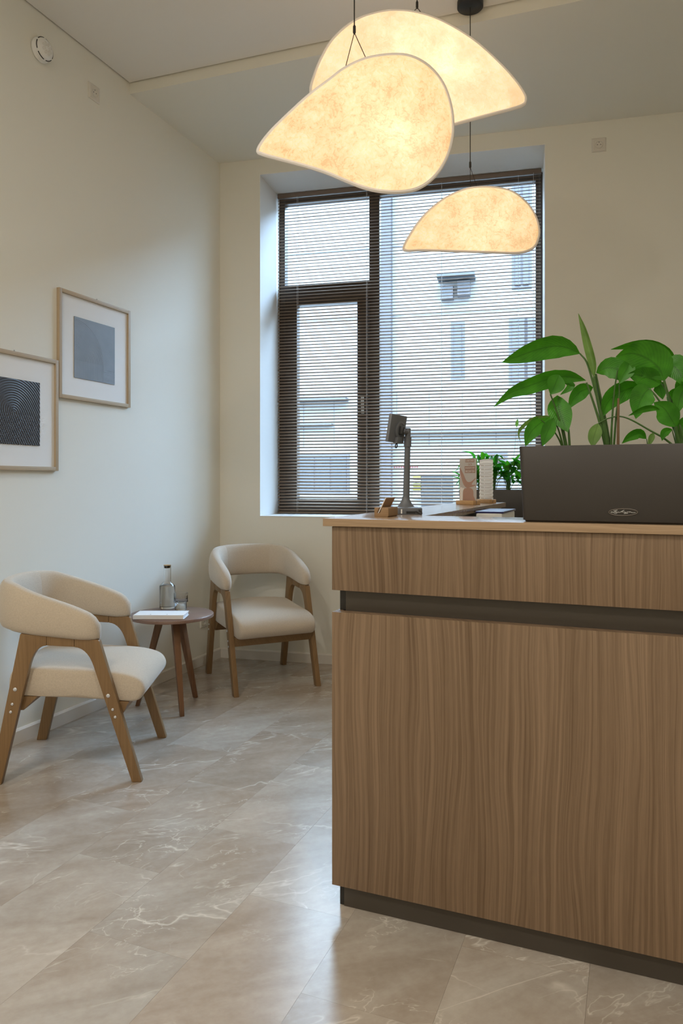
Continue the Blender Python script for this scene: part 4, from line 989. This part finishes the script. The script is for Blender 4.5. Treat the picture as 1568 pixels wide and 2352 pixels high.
# leaflet stands at the far end of the counter
def leaflet(corner, alpha, Lb, Wb, label1, label2, kind):
    e1 = -CRIGHT * math.cos(alpha) + CFWD * math.sin(alpha); e2 = CRIGHT * math.sin(alpha) + CFWD * math.cos(alpha)
    c0 = Vector((corner[0], corner[1], DT)); cc = c0 + e1 * Lb / 2 + e2 * Wb / 2
    r = empty('leaflet_stand', cc, 0, label1, 'stand', 'wooden leaflet stands')
    hb = 0.0185
    def q(a, b, z): return e1 * a + e2 * b + UP * z
    for s0, s1 in ((-Wb / 2, -0.0022), (0.0022, Wb / 2)):
        m = MB(); m.hexa([q(-Lb / 2, s0, 0), q(Lb / 2, s0, 0), q(Lb / 2, s1, 0), q(-Lb / 2, s1, 0), q(-Lb / 2, s0, hb), q(Lb / 2, s0, hb), q(Lb / 2, s1, hb), q(-Lb / 2, s1, hb)]); m.build('base', M['bamboo'], r, bevel=0.0025)
    m = MB(); m.hexa([q(-Lb / 2 + .002, -.0022, 0), q(Lb / 2 - .002, -.0022, 0), q(Lb / 2 - .002, .0022, 0), q(-Lb / 2 + .002, .0022, 0), q(-Lb / 2 + .002, -.0022, .006), q(Lb / 2 - .002, -.0022, .006), q(Lb / 2 - .002, .0022, .006), q(-Lb / 2 + .002, .0022, .006)]); m.build('base', M['bamboo'], r)
    f = empty('leaflet', cc + UP * 0.0065, 0, label2, 'leaflet', 'leaflets in wooden stands')
    Wf, Hf = 0.097, 0.2
    X_ = -e1; N_ = -e2     # reading left to right, facing the viewer
    def g(x, z, h_): return X_ * x + UP * z + N_ * h_
    def plate(name, x0, x1, z0, z1, h0, h1, mat):
        m = MB(); m.hexa([g(x0, z0, h0), g(x1, z0, h0), g(x1, z0, h1), g(x0, z0, h1), g(x0, z1, h0), g(x1, z1, h0), g(x1, z1, h1), g(x0, z1, h1)]); return m.build(name, mat, f)
    def flat(name, poly, mat, h_=0.0008):
        m = MB(); m.prism(smoothpath([(a, b, 0) for a, b in poly], 4, True), lambda p, q_, t: g(p, q_, t), 0.0005, h_); return m.build(name, mat, f)
    if kind == 0:
        plate('sheet', -Wf / 2, Wf / 2, 0, Hf, -0.0004, 0.0004, M['greyprint'])
        plate('cover', -Wf / 2 - .001, Wf / 2 + .001, 0, Hf + .002, -0.0012, -0.0006, M['acrylic'])
        def I(x, y): return ((x - 475) / 530 * Wf, Hf - (y - 190) / 1510 * Hf)
        for nm, pts, mt in (('printed_figure', [(330, 1700), (320, 1500), (330, 1260), (420, 1190), (560, 1190), (640, 1280), (650, 1450), (690, 1560), (700, 1700)], 'skin'),
                        ('printed_figure', [(225, 500), (260, 560), (340, 740), (440, 960), (560, 980), (700, 860), (720, 870), (620, 1010), (600, 1080), (700, 1080), (700, 1110), (540, 1170), (430, 1180), (340, 1080), (280, 900), (225, 640)], 'skin'),
                        ('printed_figure', [(225, 1200), (300, 1190), (360, 1200), (320, 1300), (310, 1500), (310, 1690), (225, 1690)], 'lightprint')):
            flat(nm, [I(*p) for p in pts], M[mt], 0.0008 if mt == 'skin' else 0.0010)
        for i, (x0, x1, y0_, y1_, tx) in enumerate(((395, 670, 215, 325, '5 АЯ ЕЗНИ'), (480, 590, 365, 425, 'КПЬ'), (370, 705, 455, 560, 'МЕДИЦИНСКИЙ'), (380, 705, 565, 685, 'МАССАЖ ТЕЛА'))):
            a, b = I(x0, y1_), I(x1, y0_)
            plate('text_band', a[0], b[0], a[1], b[1], 0.0005, 0.0009, M['brownprint'])
            o = text_mesh('lettering', tx, 0.011, M['lightprint'], f, Matrix.Identity(4))
            xs = [v.co.x for v in o.data.vertices]; ys_ = [v.co.y for v in o.data.vertices]
            sx = (b[0] - a[0]) * 0.86 / (max(xs) - min(xs)); sy = (b[1] - a[1]) * 0.6 / (max(ys_) - min(ys_))
            cx_, cy_ = (max(xs) + min(xs)) / 2, (max(ys_) + min(ys_)) / 2
            mx, mz = (a[0] + b[0]) / 2, (a[1] + b[1]) / 2
            for v in o.data.vertices:
                v.co = g(mx + (v.co.x - cx_) * sx, mz + (v.co.y - cy_) * sy, 0.0010 + (0.0003 if v.co.z > 0 else 0))
    else:
        # concertina price list: folds stacked down the sheet
        n = 23; pts = []
        for i in range(n + 1):
            z = Hf * i / n; pts.append((z, 0.0016 if i % 2 else -0.0016))
        m = MB(); vs_ = []; fs = []
        for (z, h_) in pts:
            for x in (-Wf / 2, -Wf / 6, Wf / 6, Wf / 2): vs_.append(g(x, z + (0.004 if abs(x) < Wf / 4 else 0), h_))
        for i in range(n):
            for j in range(3):
                a = i * 4 + j; fs.append((a, a + 1, a + 5, a + 4))
        m.add(vs_, fs); m.build('folded_sheet', M['paper'], f)
        for i in range(2, n - 1, 2):
            z = Hf * i / n; plate('print_line', -Wf * .36, -Wf * .14, z - .0025, z + .001, 0.0018, 0.0022, M['greyprint']); plate('print_line', -Wf * .08, Wf * .42, z - .002, z + .0005, 0.0018, 0.0022, M['greyprint'])
leaflet((-0.655, 3.175), math.radians(50), 0.10, 0.05, 'pale wooden stand holding the pink printed leaflet', 'tall printed leaflet with white lettering and a bare figure', 0)
leaflet((-0.632, 3.44), math.radians(60), 0.095, 0.042, 'pale wooden stand holding the white folded price list', 'white concertina folded leaflet beside the printed one', 1)

# box behind the counter
bx_ = empty('storage_box', (-0.525, 3.0, 0.745), 0, 'white box with a dark blue lid behind the reception counter', 'box')
MB().box((-0.05, -0.16, 0), (0.052, 0.16, 0.330)).build('body', M['white'], bx_, bevel=0.006)
MB().box((-0.055, -0.150, 0.3305), (0.056, 0.165, 0.338)).build('lid', M['blue'], bx_, bevel=0.002)

# ---------------------------------------------------------------- the street outside
DE = 18.0
fa = empty('street_building', bw(1, -0.6, DE + 0.5), BA, 'pale rendered building across the street, seen through the blind', 'building')
FO = fa.location
def fx(u, v, d=DE): s, z = hit_bw(u, v, d); return s, z
def fbox(name, s0, s1, z0, z1, d0, d1, mat, parent=fa, base=None):
    def loc(s, z, d): return Vector((s - 1, d - (DE + 0.5), z + 0.6))
    a, b = loc(s0, z0, d0), loc(s1, z1, d1)
    return MB().box(tuple(a), tuple(b)).build(name, mat, parent)
s_l, zt = fx(400, 300); s_r, _ = fx(1700, 300)
fbox('wall', -26, 30, -0.6, 11.2, DE, DE + 3, M['facade'])
fbox('roof', -26.2, 30.2, 11.2, 11.5, DE - 0.35, DE + 3.2, M['extgrey'])
def fwin(u0, v0, u1, v1, vert=1, horiz=0, glass='facadeglass'):
    s0, z1 = fx(u0, v0); s1, _ = fx(u1, v0); _, z0 = fx(u0, v1)
    w_ = fbox('window', s0 - .06, s1 + .06, z0 - .06, z1 + .06, DE - .05, DE - .001, M['facadeframe'])
    for i in range(vert):
        a = s0 + (s1 - s0) * i / vert; b = s0 + (s1 - s0) * (i + 1) / vert
        for j in range(horiz + 1):
            c_ = z0 + (z1 - z0) * j / (horiz + 1); d_ = z0 + (z1 - z0) * (j + 1) / (horiz + 1)
            fbox('pane', a + .03, b - .03, c_ + .03, d_ - .03, DE - .08, DE - .051, M[glass], w_)
fwin(1040, 745, 1062, 868); fwin(1173, 735, 1206, 880, 1, 1); fwin(1209, 735, 1248, 880, 1, 1)
fwin(1180, 420, 1216, 660, 2, 1); fwin(1268, 735, 1310, 880, 1, 1); fwin(688, 1046, 798, 1128, 3, 0, 'extgrey'); fwin(1110, 1040, 1160, 1150, 2, 0)
fwin(560, 700, 620, 860, 2, 1); fwin(1320, 420, 1360, 640, 2, 1)
s0, z1 = fx(877, 300); s1, _ = fx(901, 300)
fbox('pilaster', s0, s1, -0.6, 10.6, DE - .3, DE - .001, M['pilaster'])
# small roofed wall cabinets
for (u0, v0, u1, v1) in ((1014, 662, 1042, 692), (1052, 652, 1080, 686)):
    s0, z1 = fx(u0, v0); s1, _ = fx(u1, v0); _, z0 = fx(u0, v1)
    cb_ = fbox('air_conditioner', s0, s1, z0, z1, DE - .35, DE - .001, M['facadeframe'])
    for i in range(3):
        za = z0 + (z1 - z0) * (0.2 + .25 * i); fbox('grille', s0 + .03, s1 - .03, za, za + .05, DE - .37, DE - .351, M['extgrey'], cb_)
s0, z1 = fx(1008, 642); s1, z0 = fx(1092, 654); z0 = z1 - .12
fbox('canopy', s0, s1, z0, z1, DE - .7, DE - .001, M['extgrey'])
# shallow shop canopy with seams
s0, z1 = fx(905, 1000); s1, _ = fx(1300, 1000); z1 = fx(905, 985)[1]
cn = fbox('canopy', s0 - .2, s1, z1 - .10, z1, DE - .35, DE - .001, M['facade'])
for i in range(14):
    a = s0 + (s1 - s0) * i / 14; fbox('canopy_rib', a, a + .03, z1 + .001, z1 + .02, DE - .35, DE - .002, M['extgrey'], cn)
fbox('canopy_edge', s0 - .2, s1, z1 - .16, z1 - .101, DE - .36, DE - .33, M['facadeframe'], cn)
s0, z1 = fx(686, 918); s1, _ = fx(800, 918)
fbox('ledge', s0 - .5, s1, z1 - .1, z1, DE - .4, DE - .001, M['facadeframe']); z1 = fx(686, 975)[1]
fbox('ledge', s0 - .5, s1 - .5, z1 - .06, z1, DE - .25, DE - .001, M['facadeframe'])
# panel joints of the render
for i in range(30):
    a = -14 + i * 1.02
    fbox('joint', a, a + .018, 2.3, 4.0, DE - .006, DE - .001, M['facadeframe'])
for (za) in (2.3, 4.0, 6.4, 8.6): fbox('joint', -26, 30, za, za + .02, DE - .006, DE - .001, M['facadeframe'])
# shop front
s0, z1 = fx(968, 1090); s1, _ = fx(1040, 1090)
sh_ = fbox('shop_front', s0, s1, -0.5, z1, DE - .1, DE - .001, M['extdark'])
for i, c_ in enumerate(('extyellow', 'paper2', 'extyellow', 'extyellow', 'paper2', 'paper2')):
    ua, va = 949, 1094 + i * 8.2
    s0, z1 = fx(ua, va); s1, _ = fx(967, va); z0 = fx(ua, va + 7.0)[1]
    g_ = fbox('poster', s0, s1, z0, z1, DE - .12, DE - .001, M[c_], sh_)
    if i == 1:
        sa, za = fx(955, 1104); fbox('print_mark', sa, sa + .06, za - .06, za, DE - .13, DE - .121, M['extred'], sh_)
    if i == 2:
        sa, za = fx(951, 1112); fbox('print_mark', sa, sa + .12, za - .04, za, DE - .13, DE - .121, M['extblue'], sh_)
for i in range(11):
    sa, za = fx(905 + i * 5.2, 1068 + (i % 3)); fbox('letter', sa, sa + .028, za - .10 - .02 * (i % 2), za, DE - .03, DE - .001, M['extred'], sh_)
gr_ = MB(); gr_.hexa([bw(-30, -0.75, 0.9), bw(32, -0.75, 0.9), bw(32, -0.75, DE + 4), bw(-30, -0.75, DE + 4), bw(-30, -0.6, 0.9), bw(32, -0.6, 0.9), bw(32, -0.6, DE + 4), bw(-30, -0.6, DE + 4)])
tag(gr_.build('street_ground', M['pave']), 'grey street paving outside the window', None, kind='structure')
